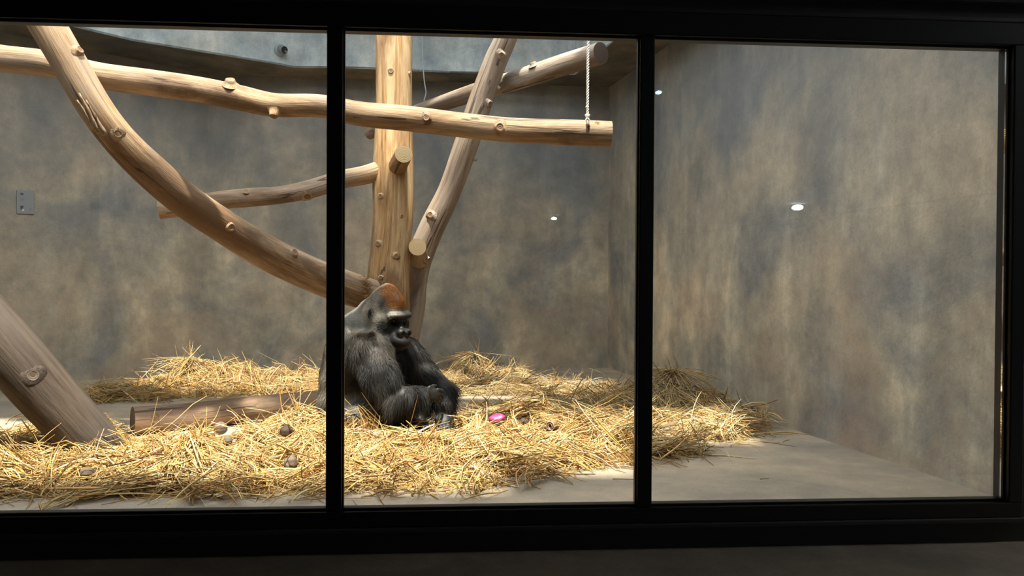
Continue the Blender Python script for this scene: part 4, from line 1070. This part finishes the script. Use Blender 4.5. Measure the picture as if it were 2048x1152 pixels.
def skinmask(v):
    f, r, u = hl(v); rr = np.linalg.norm(v-HC, axis=1)
    face = ss(f, .095, .125)*(1-ss(u, .032, .048))*ss(u, -.20, -.18)*(1-ss(np.abs(r), .062, .08))*(rr < .32)
    ear = np.zeros(len(v))
    for s in (-1, 1): ear = np.maximum(ear, 1-ss(np.sqrt((f+.008)**2/.78+u**2/1.25+(r-s*.118)**2), .028, .034))
    h1 = 1-ss(np.linalg.norm(v-(wr+np.array([.10, .02, -.02])), axis=1), .085, .10)
    h2 = 1-ss(np.linalg.norm(v-(wr2+np.array([-.005, -.10, -.09])), axis=1), .085, .10)
    return np.clip(np.maximum.reduce([face, ear, h1, h2]), 0, 1)
def furcol(v):
    """coat colour by part of the body, linear rgb"""
    f, r, u = hl(v); n = n3(v, 26)*.5+n3(v, 61, 2)*.5
    black = np.array([.010, .0095, .009]); grey = np.array([.17, .153, .125]); silver = np.array([.30, .28, .24]); rust = np.array([.34, .13, .03]); brown = np.array([.070, .056, .042])
    c = np.tile(black, (len(v), 1))
    z = v[:, 2]; xb = (v-np.array(G(725, 745, 4.95)))@bf
    back = ss(-xb, -.02, .12)
    c = c+(brown-c)*(ss(-xb, -.10, .05)*.6)[:, None]
    c = c+(grey-c)*(back*(.65+.35*ss(n, -.4, .4)))[:, None]
    # head and nape
    head = (1-ss(np.linalg.norm(v-hp(-.01, 0, .02), axis=1), .19, .26))*ss(u, -.17, -.06)
    headc = grey*(.95+.35*n[:, None])+silver*(.55*ss(n3(v, 33, 4), -.2, .7))[:, None]
    c = c+(headc-c)*head[:, None]
    low = ss(-u, .03, .13)*(rr_head(v) < .26)
    nape = (1-ss(np.linalg.norm(v-G(712, 650, 4.9), axis=1), .10, .24)); c = c+(silver*1.05-c)*(nape*.9)[:, None]
    c = c+(rust-c)*(ss(u, .045, .095)*ss(f, -.05, .0)*(1-ss(np.abs(r), .05, .085))*(rr_head(v) < .26))[:, None]
    c = c+(silver*.9-c)*(ss(f, .115, .14)*ss(u, .02, .035)*(1-ss(u, .055, .07))*(rr_head(v) < .26)*.7)[:, None]
    c = c+(black-c)*(ss(f, -.03, .06)*ss(-u, .035, .10)*(1-ss(rr_head(v), .28, .34)))[:, None]
    c = c+(black-c)*(ss(f, .07, .11)*ss(-u, -.02, .03)*(1-ss(rr_head(v), .26, .32)))[:, None]
    # arms
    for (a, b, w) in ((sh, el, .17), (el, wr, .12), (sh2, el2, .15), (el2, wr2, .12)):
        d, t = seg_dist(v, a, b); k = 1-ss(d, w*.8, w*1.05)
        ac = black*1.9+(brown-black)*(.35*ss(n3(v, 21, 1), .2, .9))[:, None]
        c = c+(ac-c)*k[:, None]
    d, t = seg_dist(v, sh+np.array([-.02, 0, .06]), sh+np.array([.05, -.05, -.02])); c = c+(brown*1.2-c)*((1-ss(d, .05, .15))*.7)[:, None]
    d, t = seg_dist(v, G(700, 822, 4.92), G(718, 832, 4.70)); c = c+(np.array([.15, .14, .125])-c)*(1-ss(d, .13, .17))[:, None]
    return np.clip(c*(1+.3*n[:, None]), .008, .8)
def rr_head(v): return np.linalg.norm(v-HC, axis=1)
skm = skinmask(gv); bc = furcol(gv)*.55; skin = np.array([.012, .0115, .011])
bc = bc+(skin-bc)*skm[:, None]
gbase = Vector((G(730, 850, 4.85)[0], 4.85, 0))
def fur_mat(name, rough, spec):
    k = NT(name); a = k.n('ShaderNodeAttribute', attribute_name='tint').outputs['Color']
    n = k.noise(k.coord(), 70, 5, .65); k.l(k.mix(.5, a, k.ramp(n, [(.3, (.6,.6,.6)), (.7, (1.35,1.35,1.35))]), 'MULTIPLY'), k.b.inputs['Base Color'])
    k.b.inputs['Roughness'].default_value = rough; k.b.inputs['Specular IOR Level'].default_value = spec; 
    if name == 'gorilla_skin': k.bump(n, .35, .004)
    return k
gorilla = link('gorilla', np_mesh('gorilla', gv, gf, bc), fur_mat('gorilla_skin', .5, .28).m, None, True, origin=gbase)
tag(gorilla, 'large silverback gorilla sitting in straw against the trunk, facing right with rust coloured crown', 'gorilla')
# coat
def hair_ribbons(name, pts, d, nrm, L, W, col, sag, jit, mat, parent, npt=4):
    N = len(pts); t = np.linspace(0, 1, npt)[None, :, None]
    d = d+rng.normal(0, 1, d.shape)*jit[:, None]; d /= np.linalg.norm(d, axis=1, keepdims=True)
    lift = nrm*.32+d; lift /= np.linalg.norm(lift, axis=1, keepdims=True)
    Pp = pts[:, None]-nrm[:, None]*.002+(lift[:, None]*t+(d-lift)[:, None]*t**2*.6)*L[:, None, None]
    Pp[:, :, 2] -= (sag*L)[:, None]*t[0, :, 0][None]**2
    side = np.cross(d, nrm); side += rng.normal(0, .35, side.shape); side /= np.linalg.norm(side, axis=1, keepdims=True)+1e-9
    Pp += side[:, None]*(rng.normal(0, .16, N)*L)[:, None, None]*t**2
    w = (W[:, None, None]*.5)*(1-.85*t**1.5)
    V = np.stack([Pp+side[:, None]*w, Pp-side[:, None]*w], 2).reshape(-1, 3); V[:, 2] = np.maximum(V[:, 2], .004)
    b = (np.arange(N)*npt*2)[:, None, None]+(np.arange(npt-1)*2)[None, :, None]
    Fq = (b+np.array([0, 1, 3, 2])[None, None]).reshape(-1, 4)
    tipl = (1+.15*t[..., 0])[..., None]*np.ones((N, 1, 1)); cc = np.repeat((col[:, None]*tipl)[:, :, None], 2, 2).reshape(-1, 3)
    o = link(name, np_mesh(name, V, Fq, np.clip(cc, 0, .9)), mat, parent); return o
NH = 200000
vis = (1-skm[gf[:, 0]])
prob = fa*np.where(vis > .6, 1.0, 0.0)
hd = rr_head(v0) < .26; prob *= np.where(hd, 4.5, 1.0); prob /= prob.sum()
fi = rng.choice(len(gf), NH, p=prob); uu, vv = rng.random(NH)[:, None], rng.random(NH)[:, None]
pts = (v0[fi]*(1-uu)+v1[fi]*uu)*(1-vv)+(v3[fi]*(1-uu)+v2[fi]*uu)*vv
nr = vn[gf[fi, 0]]
# combing direction
dirv = np.tile(np.array([0, 0, -1.0]), (NH, 1)); dirv += np.array([-.25, 0, 0])
f_, r_, u_ = hl(pts); ishead = rr_head(pts) < .25
dirv[ishead] = (-hF*1.0-hU*.35)
L = np.full(NH, .030); L[ishead] = .020; L += 0
armk = np.zeros(NH)
for (a, b, w, ll, dd) in ((sh, el, .18, .065, None), (el, wr, .13, .075, (-.25, -.1, -1)), (sh2, el2, .16, .065, None), (el2, wr2, .11, .035, (.15, -.3, -1))):
    d, t = seg_dist(pts, a, b); k = 1-ss(d, w*.75, w*1.05); ad = (b-a)/np.linalg.norm(b-a) if dd is None else np.array(dd)/np.linalg.norm(dd)
    dirv = dirv*(1-k[:, None])+ad*k[:, None]*1.2; L = L*(1-k)+ll*k; armk = np.maximum(armk, k)
d, t = seg_dist(pts, el2, el2+np.array([.01, 0, -.05])); k = 1-ss(d, .08, .12); dirv += k[:, None]*np.array([1.0, 0, -.4]); L += k*.045
chest = (1-ss(np.linalg.norm(pts-G(785, 735, 4.85), axis=1), .12, .2)); L += chest*.02
L *= rng.uniform(.6, 1.25, NH)
low = ss(.12-pts[:, 2], 0, .1); L *= 1-.5*low
dirv -= nr*np.sum(dirv*nr, 1, keepdims=True); dirv /= np.linalg.norm(dirv, axis=1, keepdims=True)+1e-9
# locks: neighbouring hairs lean together
lk = np.stack([n3(pts, 38, 1), n3(pts, 41, 3), n3(pts, 36, 5)], 1); dirv += lk*(.25+.35*armk)[:, None]
hc = furcol(pts)*(1+.35*rng.normal(0, 1, (NH, 1)).clip(-1.5, 2))
hair_ribbons('fur', pts, dirv, nr, L, np.where(ishead, .0012, .0019)*rng.uniform(.7, 1.4, NH), np.clip(hc, .006, .8), np.where(ishead, 0, .12+.3*armk), np.full(NH, .10), fur_mat('gorilla_fur', .5, .16).m, gorilla)
# eyes
M_eye = flat('dark_brown_eye', (.010,.005,.003), .12)
for s in (-1, 1):
    bm = bmesh.new(); bmesh.ops.create_uvsphere(bm, u_segments=20, v_segments=12, radius=.0135)
    bmesh.ops.translate(bm, verts=bm.verts, vec=Vector(hp(.128, s*.038, -.008))); from_bm('eyeball', bm, M_eye, gorilla, True)
# finger and toe nails
M_nail = flat('nail', (.09,.08,.07), .3)
for (p, d) in tp2+tp1:
    bm = bmesh.new(); bmesh.ops.create_uvsphere(bm, u_segments=12, v_segments=8, radius=1)
    q = Vector(d).to_track_quat('Z', 'Y').to_matrix().to_4x4()
    bmesh.ops.transform(bm, matrix=Matrix.Translation(Vector(p)+Vector((0, -.006, .003))) @ q @ Matrix.Diagonal((.008, .008, .011, 1)), verts=bm.verts)
    from_bm('nail', bm, M_nail, gorilla, True)
